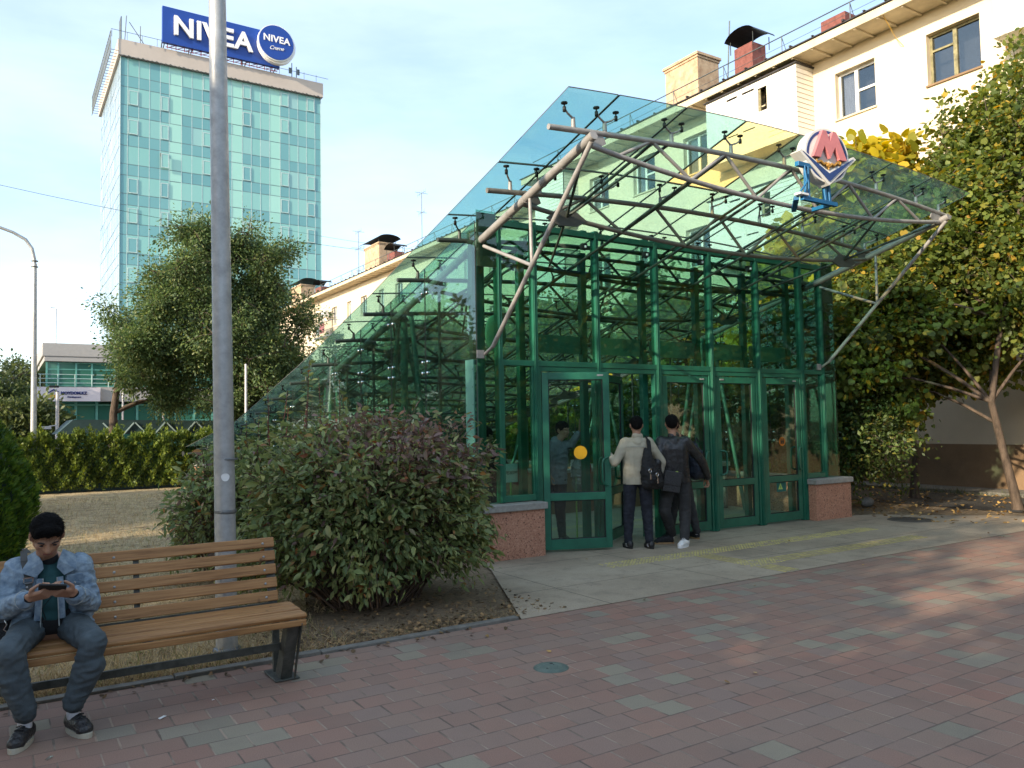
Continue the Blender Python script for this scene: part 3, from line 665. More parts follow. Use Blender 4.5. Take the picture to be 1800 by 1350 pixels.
def balcony(parent, X, y0, y1, z0, z1, openings=True, out=.72):
    x0 = X-out; mb = MB()
    if openings:
        L = y1-y0
        holes = [(.98, .95, 1.3, 1.62), (1.38, .55, 1.92, 1.7), (2.0, .55, 2.5, 1.7)] if L > 2.4 else [(.4,.8,L-.4,1.6)]
        wall_holes(mb, (x0,y0,z0), (0,1,0), (0,0,1), L, z1-z0, [(a, b, c, min(d, z1-z0-.12)) for a, b, c, d in holes], (1,0,0), .05)
    else: mb.box((x0,y0,z0),(x0+.05,y1,z1))
    mb.add([(x0,y0,z0),(X,y0,z0),(X,y0,z1),(x0,y0,z1)], [(0,1,2,3)]); mb.add([(x0,y1,z0),(X,y1,z0),(X,y1,z1),(x0,y1,z1)], [(0,1,2,3)]); mb.box((x0-.03,y0-.03,z0-.1),(X,y1+.03,z0))
    k = z0+.13
    while k < z1-.05:
        mb.box((x0-.006,y0-.006,k),(X,y0-.0005,k+.012),1); mb.box((x0-.005,y0,k),(x0-.0005,y0+.95,k+.01),1); k += .135
    mb.box((x0-.06,y0-.05,z1),(X,y1+.05,z1+.035),2)
    b = mb.build('balcony', ['siding_white','siding_line','roof_sheet'], parent)
    if openings and y1-y0 > 2.4:
        mb = MB(); 
        for a, c in ((1.38,1.92),(2.0,2.5)): mb.box((x0+.01,y0+a,z0+.55),(x0+.05,y0+a+.05,z0+1.7)); mb.box((x0+.01,y0+c-.05,z0+.55),(x0+.05,y0+c,z0+1.7)); mb.box((x0+.025,y0+a+.05,z0+.6),(x0+.035,y0+c-.05,z0+1.65))
        mb.build('balcony_window', 'siding_white', b)
        mb = MB(); mb.box((x0+.055,y0+.98,z0+.95),(x0+.08,y0+1.04,z0+1.62)); mb.box((x0+.055,y0+1.24,z0+.95),(x0+.08,y0+1.3,z0+1.62)); mb.box((X-.03,y0+.7,z0+.2),(X-.02,y0+1.6,z0+1.7),1); mb.build('door_opening', ['frame_wood','room_dark'], b)
    return b
winA = []
for fl, z in enumerate((9.56, 6.56, 3.56)):
    for y, L, kd in ((9.07,1.24,'wood' if fl == 0 else 'half'), (11.65,1.14,'half'), (17.2,1.2,'white'), (19.75,1.1,'half'), (22.2,1.1,'white'), (4.2,1.3,'half'), (1.0,1.3,'white'), (-2.6,1.3,'half')):
        winA.append((y, y+L, z, z+1.24, kd))
aptA, roofA = apartment('apartment_house', 'cream plastered four-storey house with brown plinth rising behind the right-hand trees', 18.6, -7, 26.2, 11.6, winA, [], 11.35)
for z in (9.35, 6.35, 3.35): balcony(aptA, 18.6, 13.46, 16.7, z, z+1.85); balcony(aptA, 18.6, 24.0, 25.9, z, z+1.85, False)
balcony(aptA, 18.6, 6.1, 8.38, 9.8, 11.3, False, .8)
c = chimney(roofA, 19.6, 18.9, 11.6, 1.0, 1.5, 2.05, False); c = chimney(roofA, 19.4, 16.25, 11.6, .62, .7, 1.55, True); cowl(c, 19.4, 16.25, 13.1, .8, .95, 'x')
c = chimney(roofA, 19.2, 13.0, 11.3, .6, .75, 1.25, True); antenna(roofA, 19.4, 17.2, 12.0, 2.3, (), -.25)
mb = MB(); mb.box((18.2,11.1,3.5),(18.26,12.15,3.86)); sg = mb.build('shop_sign', 'room_dark', aptA); text('lettering', 'Магазин', .19, .01, 'tower_line', sg, (18.19,11.65,3.67), (0,-1,0), (0,0,1))
# down wire and small pipe on the wall
mb = MB(); mb.tube([(17.78,10.9,11.4),(18.3,10.88,10.9),(18.57,10.85,10.75)], .008, 5); mb.build('cable', 'logo_gold', aptA)
winB = []
for z in (9.45, 6.45, 3.45):
    y = 31.0
    while y < 70: winB.append((y, y+(1.1 if int(y) % 2 else .8), z if int(y) % 3 else z-.0, z+1.3, 'white' if int(y*1.3) % 2 else 'half')); y += 2.9
aptB, roofB = apartment('apartment_house', 'cream four-storey house further off, its eave running down behind the glass roof', 21.2, 29.5, 72, 12.0, winB, [], 11.75)
for x, y, w_, l, h, br in ((22.4,51.8,1.2,2.6,2.25,0),(22.3,48.9,.7,1.2,1.3,1),(22.4,68.8,1.2,2.9,2.0,0),(22.3,63.4,.7,1.4,1.2,1)):
    c = chimney(roofB, x, y, 12.0, w_, l, h, bool(br)); cowl(c, x, y, 12.0+h+.02, w_*1.15, l*1.1, 'x' if br else 'y')
antenna(roofB, 22.2, 44.7, 12.2, 4.1); antenna(roofB, 22.2, 55.2, 12.2, 3.9, ((.0,.9),(.32,1.1),(.75,.4)))
mb = MB(); mb.box((20.6,58.1,10.05),(20.95,58.85,10.6)); mb.lathe((20.77,58.5,10.6),[(.0001,.0),(.1,.0)],8); mb.box((20.95,58.2,10.02),(21.2,58.25,10.08)); mb.box((20.95,58.7,10.02),(21.2,58.75,10.08)); mb.build('air_conditioner', 'frame_white', aptB, bevel=.02)
mb = MB()
for k in range(26): y = 55.6+k*.16; mb.box((20.3,y,8.5),(20.32,y+.02,9.5))
mb.box((20.28,55.6,9.5),(20.34,59.7,9.55)); mb.box((20.28,55.6,8.4),(21.2,59.7,8.5)); 
for yy in (55.6,59.68): mb.box((20.3,yy,9.5),(21.2,yy+.03,9.53)); mb.box((20.3,yy,8.5),(20.33,yy+.03,9.5))
b_ = mb.build('balcony', 'rail_metal', aptB)
mb = MB(); mb.box((20.34,57.6,8.75),(20.38,58.5,9.45)); mb.box((20.34,58.6,8.7),(20.38,59.3,9.4),1); mb.build('laundry', ['sign_rose','tower_line'], b_)

# ------------------------------------------------------------------ glass office tower with rooftop advertisement
TX = [11.28,12.06,13.24,14.39,15.55,16.55,17.93,19.09,20.27,21.36,22.5,23.75,25.0,26.11,27.24,28.38,29.72,30.87,32.03,33.15,34.28,35.05]
tw = thing('office_tower', 'tall office block clad in pale blue-green glass behind the elm', 'building', (23,100,0))
mb = MB(); mb.box((11.33,100.05,0),(35.0,121,45.0)); mb.build('wall', 'tower_line_dark', tw)
mb = MB(); F_ = 3.46; nf = 13
for i in range(21):
    for k in range(nf):
        zt = 44.95-k*F_; mint = i in (5, 11, 15); edge = i in (0, 20)
        m1 = 2 if mint else (0 if edge else 1); m2 = 2 if mint else 0
        if not mint and not edge and rnd.random() < .07: m1 = 0
        if 12 <= i <= 18 and k == 5: m1 = m2 = 1
        for (a, b, mi) in ((zt-2.15, zt, m1), (zt-F_, zt-2.15, m2)):
            t_ = rnd.uniform(0,.03); mb.box((TX[i]+.03, 100-.03-t_, a+.04), (TX[i+1]-.03, 100.05, b-.04), mi)
mb.build('glazing', ['tower_blue','tower_pale','tower_mint'], tw)
mb = MB()
for i in range(22): mb.box((TX[i]-.035, 99.94-.07*(i in (0,21)), .05), (TX[i]+.035, 100.045, 44.9), 0)
for k in range(nf):
    zt = 44.95-k*F_
    for z in (zt, zt-2.15): mb.box((11.3, 99.95, z-.03), (35.03, 100.04, z+.03), 1)
mb.build('mullions', ['tower_line','tower_line_dark'], tw)
first = None
for i in (1, 4, 8, 12, 16, 19):
    for k in range(12):
        if rnd.random() < .18 and not (i == 4 and k == 3): continue
        zt = 44.95-k*F_; a, b = TX[i]+.08, TX[i+1]-.08; z0, z1 = zt-2.05, zt-.35
        mb = MB(); y = 99.86
        if i == 4 and k == 3: y = 99.62
        mb.box((a,y,z0),(b,y+.06,z0+.09)); mb.box((a,y,z1-.09),(b,y+.06,z1)); mb.box((a,y,z0+.09),(a+.09,y+.06,z1-.09)); mb.box((b-.09,y,z0+.09),(b,y+.06,z1-.09))
        wv = mb.build('window', 'tower_line', tw)
        mb = MB(); mb.box((a+.09,y+.02,z0+.09),(b-.09,y+.04,z1-.09)); mb.build('pane', rnd.choice(['tower_pale','tower_blue','tower_pale']), wv)
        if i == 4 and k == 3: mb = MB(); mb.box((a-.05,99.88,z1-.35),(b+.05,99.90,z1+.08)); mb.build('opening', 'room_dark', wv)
mb = MB()
for j in range(19):
    y0 = 100.3+j*1.08
    for k in range(nf):
        zt = 44.95-k*F_
        for a, b in ((zt-2.15, zt), (zt-F_, zt-2.15)): mb.box((11.30-rnd.uniform(0,.03), y0+.04, a+.05), (11.34, y0+1.04, b-.05), 0)
mb.build('side_glazing', 'tower_side', tw)
mb = MB(); mb.box((11.0,99.6,45.0),(35.3,121.3,46.85)); mb.build('parapet', 'tower_band', tw)
mb = MB()
for k in range(48):      # sagging strings of lights below the parapet
    x0 = 11.1+k*.5; mb.tube([(x0,99.56,44.98+.04*(k % 3)),(x0+.25,99.56,44.82),(x0+.5,99.56,44.98+.04*((k+1) % 3))], .06, 4)
mb.build('light_string', 'zinc_dark', tw)
mb = MB()
for y0 in np.arange(99.4, 121.5, .9): mb.tube([(11.0,y0,45.3),(10.2,y0,45.3)], .035, 4); mb.tube([(10.2,y0,45.0),(10.2,y0,47.5)], .035, 4)
for z in (45.1,46.3,47.5): mb.tube([(10.2,99.4,z),(10.2,121.5,z)], .04, 4)
for x0 in np.arange(10.3, 35.4, 1.6): mb.tube([(x0,99.4,46.8),(x0,99.4,47.7)], .025, 4)
mb.tube([(10.2,99.4,47.7),(35.9,99.4,47.5)], .03, 4)
mb.build('railing', 'rail_metal', tw)
mb = MB(); mb.tube([(11.8,101,46.8),(12.0,101,50.4)], .05, 5); mb.tube([(12.3,101,49.7),(14.2,101,47.0)], .05, 5); mb.tube([(13.5,101,46.8),(13.5,101,49.5)], .05, 5); mb.box((11.4,101,46.9),(11.5,102.6,50.2)); mb.build('aerial', 'rail_metal', tw); mb = MB(); mb.tube([(31.6,101,46.8),(31.6,101,49.3)], .06, 5); mb.tube([(32.2,101,46.8),(32.2,101,48.9)], .06, 5); mb.box((31.2,100.9,47.9),(31.5,101.1,48.6)); mb.box((32.3,100.9,47.9),(32.6,101.1,48.6))
mb.build('aerial', 'rail_metal', tw)
ad = thing('rooftop_sign', 'long blue rooftop advertisement with raised white letters and a round badge', 'sign', (22.5,99.3,46.9))
mb = MB(); mb.box((15.6,99.0,47.35),(29.4,99.5,51.7)); mb.build('board', 'ad_blue', ad)
t1 = text('lettering', 'NIVEA', 3.15, .3, 'ad_white', ad, (21.3,98.78,49.45), (1,0,0), (0,0,1), bold=.085, spacing=1.06)
def disc(mb, c, r, y0, y1, mi=0, n=48):
    mb.prism([(r*math.cos(2*math.pi*k/n), r*math.sin(2*math.pi*k/n)) for k in range(n)], (c[0], y1, c[1]), (1,0,0), (0,0,1), (0,-1,0), y1-y0, mi)
mb = MB(); disc(mb, (28.9,49.9), 2.35, 98.3, 99.0, 0); disc(mb, (28.7,50.0), 2.28, 97.95, 98.3, 0); disc(mb, (28.7,50.0), 2.16, 97.86, 97.95, 1); bd = mb.build('badge', ['ad_white','ad_blue'], ad)
text('lettering', 'NIVEA', 1.15, .06, 'ad_white', bd, (28.7,97.82,50.35), (1,0,0), (0,0,1), bold=.03, spacing=1.05)
text('lettering', 'Creme', .72, .05, 'ad_white', bd, (28.75,97.82,49.25), (1,0,.08), (.25,0,1), spacing=.85)
mb = MB()
for x0 in np.arange(16.2, 29.3, .95): mb.tube([(x0,99.3,46.8),(x0,99.3,47.4)], .05, 4, 1); mb.tube([(x0,99.3,46.9),(x0+.9,99.3,47.3)], .04, 4, 1)
for x0 in (15.9,19,22.2,25.4,29): mb.tube([(x0,99.5,47.4),(x0,101.6,46.9)], .07, 4); mb.tube([(x0,99.5,51.0),(x0,102.2,46.9)], .07, 4)
mb.tube([(16,99.3,46.95),(29.2,99.3,46.95)], .05, 4, 1); mb.build('support_frame', ['rail_metal','sign_red'], ad)

# ------------------------------------------------------------------ low office with white fascia sign
cl = thing('office_building', 'low two-storey office with green glazing and white fascia behind the hedge', 'building', (7,56,0))
mb = MB(); mb.box((2.7,55.4,0),(16,64,6.4)); mb.build('wall', 'clinic_glass', cl)
mb = MB(); mb.box((2.1,54.7,6.2),(16,64,7.0)); mb.box((2.2,54.75,5.9),(16,64,6.2)); mb.build('parapet', 'clinic_grey', cl, bevel=.03)
mb = MB(); mb.box((5.19,54.5,3.5),(16,55.4,4.3)); mb.box((1.8,55,4.3),(16,55.4,4.4)); mb.build('floor_band', 'clinic_grey', cl)
mb = MB()
xs = [2.35,2.95,3.9,4.75,6.0,7.2,8.4,9.6,10.8,12.,13.2,14.4]
for x in xs: mb.box((x-.05,54.98,4.4),(x+.05,55.06,5.9))
for z in (4.45,4.9,5.45,5.85): mb.box((2.3,55.0,z-.03),(15,55.05,z+.03))
xs2 = [2.35,2.45]+[3.9+1.13*k for k in range(10)]
for x in xs2: mb.box((x-.07,54.98,0),(x+.07,55.08,3.5))
for z in (3.3,2.3): mb.box((2.3,55.0,z-.04),(15,55.06,z+.04))
mb.build('window_frames', 'clinic_frame', cl)
mb = MB(); px_ = [2.35,2.95,3.9,4.75,6.0,7.2,8.4,9.6,10.8,12.,13.2,14.4]
for a, b in zip(px_, px_[1:]):
    for c_, d_ in ((4.48,4.87),(4.93,5.42),(5.48,5.82)): mb.box((a+.05,55.02,c_),(b-.05,55.3,d_))
for a, b in zip([2.4]+[3.9+1.13*k for k in range(9)], [3.9+1.13*k for k in range(10)]): mb.box((a+.08,55.04,.1),(b-.08,55.3,3.26))
mb.build('glazing', 'clinic_glass', cl)
mb = MB()
for x in np.arange(2.0,8,.9): mb.tube([(x,54.4,4.35),(x,54.4,5.1)], .025, 5)
for z in (5.1,4.85,4.6): mb.tube([(1.9,54.4,z),(8,54.4,z)], .022, 5)
mb.build('balustrade', 'tower_line', cl)
mb = MB(); mb.box((1.78,54.2,3.5),(5.15,54.5,4.33)); fs = mb.build('fascia_sign', 'clinic_white', cl)
text('lettering', 'MOYDOM.KZ', .225, .02, 'logo_navy', fs, (3.74,54.17,3.98), (1,0,0), (0,0,1), bold=.012)
text('lettering', 'Development', .13, .02, 'logo_navy', fs, (3.76,54.17,3.75), (1,0,0), (0,0,1), bold=.006)
mb = MB(); mb.prism([(-.28,.0),(0,.2),(.28,.06),(.28,-.0),(0,.12),(-.28,-.06)], (2.68,54.19,4.02), (1,0,0), (0,0,1), (0,-1,0), .03, 0); mb.prism([(-.22,-.05),(-.05,.06),(.05,-.1),(.2,.1),(.2,-.25),(-.22,-.25)], (2.68,54.19,3.95), (1,0,0), (0,0,1), (0,-1,0), .02, 1)
mb.build('emblem', ['logo_navy','logo_gold'], fs)
mb = MB(); mb.tube([(2.9,57,7.0),(2.9,57,9.4)], .05, 6); mb.tube([(2.9,57,9.4),(2.6,57,9.45)], .03, 5); mb.build('mast', 'white_pole', cl)
# green shelter roof behind the hedge
sh = thing('canopy', 'dark green sloping shelter roof with pale crossed bars above the hedge', 'canopy', (6,38,0))
mb = MB(); mb.prism([(0,0),(8.0,-.15),(8.0,-.75),(-.6,-.6)], (2.6,37.9,2.18), (1,0,0), (0,0,1), (0,1,0), 4.0); mb.build('roof', 'soffit_dark', sh)
for k in range(5):
    x0 = 3.7+k*1.25
    for a, b in ((0,.62),(1.2,.64)): mb = MB(); mb.bar((x0+a,37.86,2.02),(x0+b,37.86,1.35),.04,.05); mb.build('brace', 'tower_line', sh)
for x0 in (2.8,6.5,10): mb = MB(); mb.tube([(x0,38.2,0),(x0,38.2,1.5)], .06, 6); mb.build('post', 'column_green', sh)
# ------------------------------------------------------------------ metro entrance
RY = [6.24,7.51,8.75,9.91,11.15,12.39,13.51,14.7,15.9,17.07,18.4,19.2,20.8,22.4,24.2,26.2]
RZ = [4.89,4.54,4.22,3.92,3.59,3.30,3.01,2.76,2.51,2.26,1.99,1.82,1.64,1.47,1.26,1.04]
XL, XR = 4.62, 11.98
def rz(y):
    if y < RY[0]: return RZ[0]+(RY[0]-y)*.27
    return float(np.interp(y, RY, RZ))
def arch(x): return .17*max(0, 1-((x-8.3)/3.68)**2)
def roofz(x, y): return rz(y)+arch(x)
st = thing('metro_entrance', 'green glass metro entrance pavilion with sloping glass roof on steel trusses', 'pavilion', (8.3,8.5,0))
# main inclined tubes
TX0, TX1 = 5.02, 11.58
for X in (TX0, TX1):
    mb = MB(); ys = [6.2,8.3,11,14,17,19.2,22.5,26]; mb.tube([(X,y,rz(y)-.345) for y in ys], .048, 14)
    for y in (6.75,7.1,7.45,7.8): mb.tube([(X,y,rz(y)-.345),(X,y+.012,rz(y+.012)-.345)], .051, 14)
    mb.build('main_tube', 'steel_paint', st)
TY = [6.33+1.2*k for k in range(17)]
TN = [5.92,7.07,8.24,9.4,10.5]; BN = [5.45,6.5,7.6,8.76,9.92,11.05]
nsp = 0; spare = MB()
HEAD = MB()
def spider(mb, x, y, two=True, side=0):
    zt = roofz(x, y); zc = zt-.27
    mb.tube([(x,y,zc+.0),(x,y,zt-.14)], [.026,.020], 8, 0)
    pts = []
    dy = -.03 if y < 6.5 else -.13
    for sx in ((-1, 1) if two else (side,)):
        a = (x, y, zt-.15); b = (x+sx*.085, y+dy*.6, zt-.115); c = (x+sx*.13, y+dy, zt-.075)
        mb.tube([a, b, c], [.012,.011,.009], 6, 0)
        for cy_ in ((c[1],) if y < 6.5 else (c[1], c[1]+.0)):
            mb.lathe((c[0], cy_, zt-.085), [(.0001,-.03),(.018,-.03),(.018,.02),(.008,.025),(.008,.045),(.034,.052),(.034,.066),(.0001,.066)], 10, 1)
for k, y in enumerate(TY):
    green = k > 1
    mat = 'steel_paint' if k == 0 else ('steel_paint_shaded' if k == 1 else 'steel_green')
    mb = MB(); x0, x1 = 4.55, 11.85
    # top chord: shallow arch
    xs = np.linspace(x0, x1, 17); top = lambda x: roofz(x, y)-.27; 
    mb.tube([(x, y, top(x)) for x in xs], .030, 10)
    if k < 14:
        # lower chord sagging between the main tubes
        zb = lambda x: rz(y)-.36-.22*(1-((x-8.3)/3.28)**2)
        xs = np.linspace(TX0, TX1, 15); mb.tube([(x, y, zb(x)) for x in xs], .028, 10)
        seq = [(BN[0], 0)]
        for a in range(5): seq += [(TN[a], 1), (BN[a+1], 0)]
        for (xa, ta), (xb, tb) in zip(seq, seq[1:]):
            mb.tube([(xa, y, top(xa) if ta else zb(xa)), (xb, y, top(xb) if tb else zb(xb))], .020, 8)
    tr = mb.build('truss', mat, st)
    for X, s in ((TX0, 1), (TX1, -1)):
        mb = MB(); z = rz(y)-.30; mb.prism([(0,-.07),(.0,.05),(.22,.06),(.26,-.02),(.16,-.08)], (X, y-.008, z), (s,0,0), (0,0,1), (0,1,0), .016)
        mb.build('gusset_plate', 'steel_paint' if k < 1 else 'gusset', tr)
    for j, x in enumerate((4.86, 5.27, 6.22, 7.17, 8.12, 9.07, 10.02, 10.97, 11.55)):
        if k < 10: mb = MB()
        else: mb = spare
        two = j not in (0, 8); spider(mb, x, y, two, -1 if j == 0 else 1)
        if k < 10: mb.build('glass_fitting', ['steel_paint' if k < 2 else 'steel_green','rubber'], st)
spare.build('glass_fitting', ['steel_green','rubber'], st)['kind'] = 'stuff'
# lengthwise bars between trusses, and slanting struts with a plate at the corners
mb = MB()
for x in TN:
    mb.tube([(x, y, roofz(x, y)-.30) for y in TY[:14]], .019, 7)
mb.build('purlin', 'steel_green', st)
mb = MB()
for x in BN[1:-1]:
    mb.tube([(x, y, rz(y)-.36-.22*(1-((x-8.3)/3.28)**2)) for y in TY[:14]], .018, 7)
mb.build('tie_bar', 'steel_green', st)
mb = MB()
for k in range(0, 12, 2):
    for X, s in ((TX0, 1), (TX1, -1)):
        ya, yb = TY[k], TY[k+1]; c = (X+s*.62, yb-.02, rz(yb)-.36-.22*(1-((X+s*.62-8.3)/3.28)**2))
        mb.tube([(X, ya, rz(ya)-.36), c], .018, 7); mb.tube([(X+s*1.15, ya, roofz(X+s*1.15, ya)-.28), c], .018, 7)
        if k+2 < 14: mb.tube([(X+s*1.2, TY[k+2], rz(TY[k+2])-.5), c], .016, 7)
        hexp = MB(); hexp.prism([(-.30,-.05),(-.14,.07),(.14,.07),(.30,-.02),(.16,-.10),(-.12,-.12)], (c[0], c[1]-.01, c[2]), (1,0,0), (0,0,1), (0,1,0), .02); hexp.build('node_plate', 'gusset', st)
        mb.build('corner_brace', 'steel_green', st); mb = MB()
# second tier of crossed members inside the hall
mb = MB()
for k in range(2, 13):
    y = TY[k]; y2 = TY[k+1]
    for a in range(5):
        za = roofz(TN[a], y)-.28; zb_ = rz(y2)-.58
        if (a+k) % 2: mb.tube([(TN[a], y, za), (BN[a+1], y2, zb_+.06)], .016, 6)
        else: mb.tube([(TN[a], y, za), (BN[a], y2, zb_+.06)], .016, 6)
mb.build('cross_member', 'steel_green', st)
# front struts
for X, s in ((TX0, 1), (TX1, -1)):
    mb = MB(); tip = (X, 6.24, 4.50); foot = (X+.02*s, 8.26, 2.60)
    mid = tuple(tip[i]+(foot[i]-tip[i])*.56 for i in range(3))
    mb.tube([tip, foot], .027, 12); mb.tube([mid, (X, mid[1], rz(mid[1])-.36)], .021, 10); mb.tube([mid, (X, 8.40, 3.86)], .022, 10)
    mb.tube([foot, (X+.0, 8.42, 2.52)], .02, 8); mb.prism([(-.05,-.05),(.05,-.05),(.05,.05),(-.05,.05)], (X-.05, 8.43, 2.52), (1,0,0), (0,0,1), (0,1,0), .02)
    mb.build('front_strut', 'steel_paint', st)
# columns inside with slanting legs
for X in (5.14, 11.46):
    for y, h in ((8.72,3), (11.0,0), (14.2,0), (17.2,0)):
        mb = MB(); zt = rz(y)-.38; mb.tube([(X,y,0),(X,y,zt)], .055, 14); mb.lathe((X,y,.012), [(.0001,.02),(.1,.02),(.1,0)], 12)
        if y > 9:
            mb.tube([(X,y-.95,.02),(X,y-.25,rz(y-.25)-.36)], .036, 10); mb.tube([(X,y+.85,.02),(X,y+.2,rz(y+.2)-.36)], .036, 10)
            mb.tube([(X+.7*(1 if X < 8 else -1),y,.02),(X,y,zt-.1)], .03, 10)
        mb.build('column', 'column_green', st)
mb = MB()
for x, y in ((6.9,18.2),(9.6,18.2)): mb.tube([(x,y,0),(x,y,1.5)], .05, 10)
mb.build('column', 'column_green', st)
# roof panes
gx = [XL, 5.27, 6.22, 7.17, 8.12, 9.07, 10.02, 10.97, XR]; gy = [6.08]+[TY[k]-.13+0.0 for k in range(1, 17)]
extra = MB(); extra_e = MB()
for j in range(len(gy)-1):
    for i in range(8):
        a, b = gx[i]+.007, gx[i+1]-.007; c, d = gy[j]+.008, gy[j+1]-.008
        mb = extra if j >= 12 else MB(); n = 3; t = .012
        vs = []; 
        for tt in (0, -t):
            for q in range(n+1):
                x = a+(b-a)*q/n
                vs += [(x, c, roofz(x, c)+tt), (x, d, roofz(x, d)+tt)]
        m = 2*(n+1); fs = []
        for q in range(n): fs += [(2*q, 2*q+2, 2*q+3, 2*q+1), (m+2*q+1, m+2*q+3, m+2*q+2, m+2*q)]
        mb.add(vs, fs, 0)
        mb.add(vs, [(0,1,m+1,m),(2*n,m+2*n,m+2*n+1,2*n+1)]+[(2*q, m+2*q, m+2*q+2, 2*q+2) for q in range(n)]+[(2*q+1, 2*q+3, m+2*q+3, m+2*q+1) for q in range(n)], 1)
        yellow = (i, j) in ((3,0),(4,0)); 
        if j < 12: mb.build('roof_pane', ['roof_glass_yellow' if (i, j) == (3, 0) else 'roof_glass', 'gusset'], st)
extra.build('roof_pane', ['roof_glass','gusset'], st)['kind'] = 'stuff'
mb = MB()     # dark sealant in the joints
for i in range(1, 8): 
    x = gx[i]; mb.add([(x+sx*.012, y, roofz(x, y)-.014) for sx in (-1, 1) for y in gy], [(q, q+1, len(gy)+q+1, len(gy)+q) for q in range(len(gy)-1)])
for y in gy[1:-1]:
    xs = np.linspace(XL+.01, XR-.01, 15); mb.add([(x, y+sy*.013, roofz(x, y)-.0145) for sy in (-1, 1) for x in xs], [(q, q+1, 15+q+1, 15+q) for q in range(14)])
mb.build('joint_seal', 'rubber', st)
# front glazed wall
FY = 8.5; XM = [5.27,5.81,6.84,7.93,9.02,10.07,11.13,11.66]; ZT = 4.24; ZM = 2.43
for i, x in enumerate(XM):
    zb = .68 if i in (0, 7) else .01
    mb = MB(); mb.box((x-.034,FY-.05,zb),(x+.034,FY+.05,ZT+(.03 if i not in (0,7) else 0))); mb.box((x-.021,FY-.062,zb),(x-.012,FY-.0505,ZT-.06)); mb.box((x+.01,FY-.057,zb),(x+.02,FY-.0505,ZT-.06))
    mb.build('mullion', 'frame_green', st, bevel=.003)
mb = MB()
for a, b in zip(XM, XM[1:]): mb.box((a+.035,FY-.045,ZT-.075),(b-.035,FY+.045,ZT)); 
for a in np.arange(5.5, 11.6, .55): mb.box((a,FY-.03,ZT),(a+.09,FY+.03,ZT+.022))
mb.build('top_rail', 'frame_green', st, bevel=.003)
mb = MB()
for a, b in zip(XM, XM[1:]): mb.box((a+.035,FY-.045,ZM-.035),(b-.035,FY+.045,ZM+.035))
mb.build('transom', 'frame_green', st, bevel=.003)
for a, b in ((XM[0], XM[1]), (XM[6], XM[7])): mb = MB(); mb.box((a+.035,FY-.045,.685),(b-.035,FY+.045,.76)); mb.box((a+.035,FY-.03,.76),(a+.06,FY+.03,ZM-.035)); mb.box((b-.06,FY-.03,.76),(b-.035,FY+.03,ZM-.035)); mb.build('sill_rail', 'frame_green', st, bevel=.003)
for a, b in zip(XM, XM[1:]): mb = MB(); mb.box((a+.036,FY-.006,ZM+.036),(b-.036,FY+.006,ZT-.076)); mb.build('window_pane', 'front_glass', st)
for a, b in ((XM[0], XM[1]), (XM[6], XM[7])): mb = MB(); mb.box((a+.061,FY-.006,.761),(b-.061,FY+.006,ZM-.036)); mb.build('window_pane', 'front_glass', st)
# pale band boards behind the upper panes and dark square hollow posts behind the mullions
mb = MB()
for a, b in zip(XM[1:6], XM[2:7]): mb.box((a+.07,8.70,2.60),(b-.09,8.72,2.84))
mb.build('light_band', 'band_green', st)
for x in XM[1:7]: mb = MB(); mb.box((x-.12,8.66,.01),(x-.03,8.74,4.0)); mb.build('inner_post', 'frame_green', st)
mb = MB(); mb.tube([(5.3,8.69,3.72),(11.6,8.69,3.72)], .03, 8); mb.tube([(5.3,8.69,3.95),(11.6,8.69,3.95)], .026, 8); mb.build('inner_rail', 'steel_green', st)
for x in (6.55,7.65,8.75,9.8): mb = MB(); mb.box((x,8.38,3.98),(x+.08,8.44,4.06)); mb.box((x+.03,8.36,4.0),(x+.05,8.38,4.03),1); mb.build('lamp_box', ['rubber','ad_white'], st)
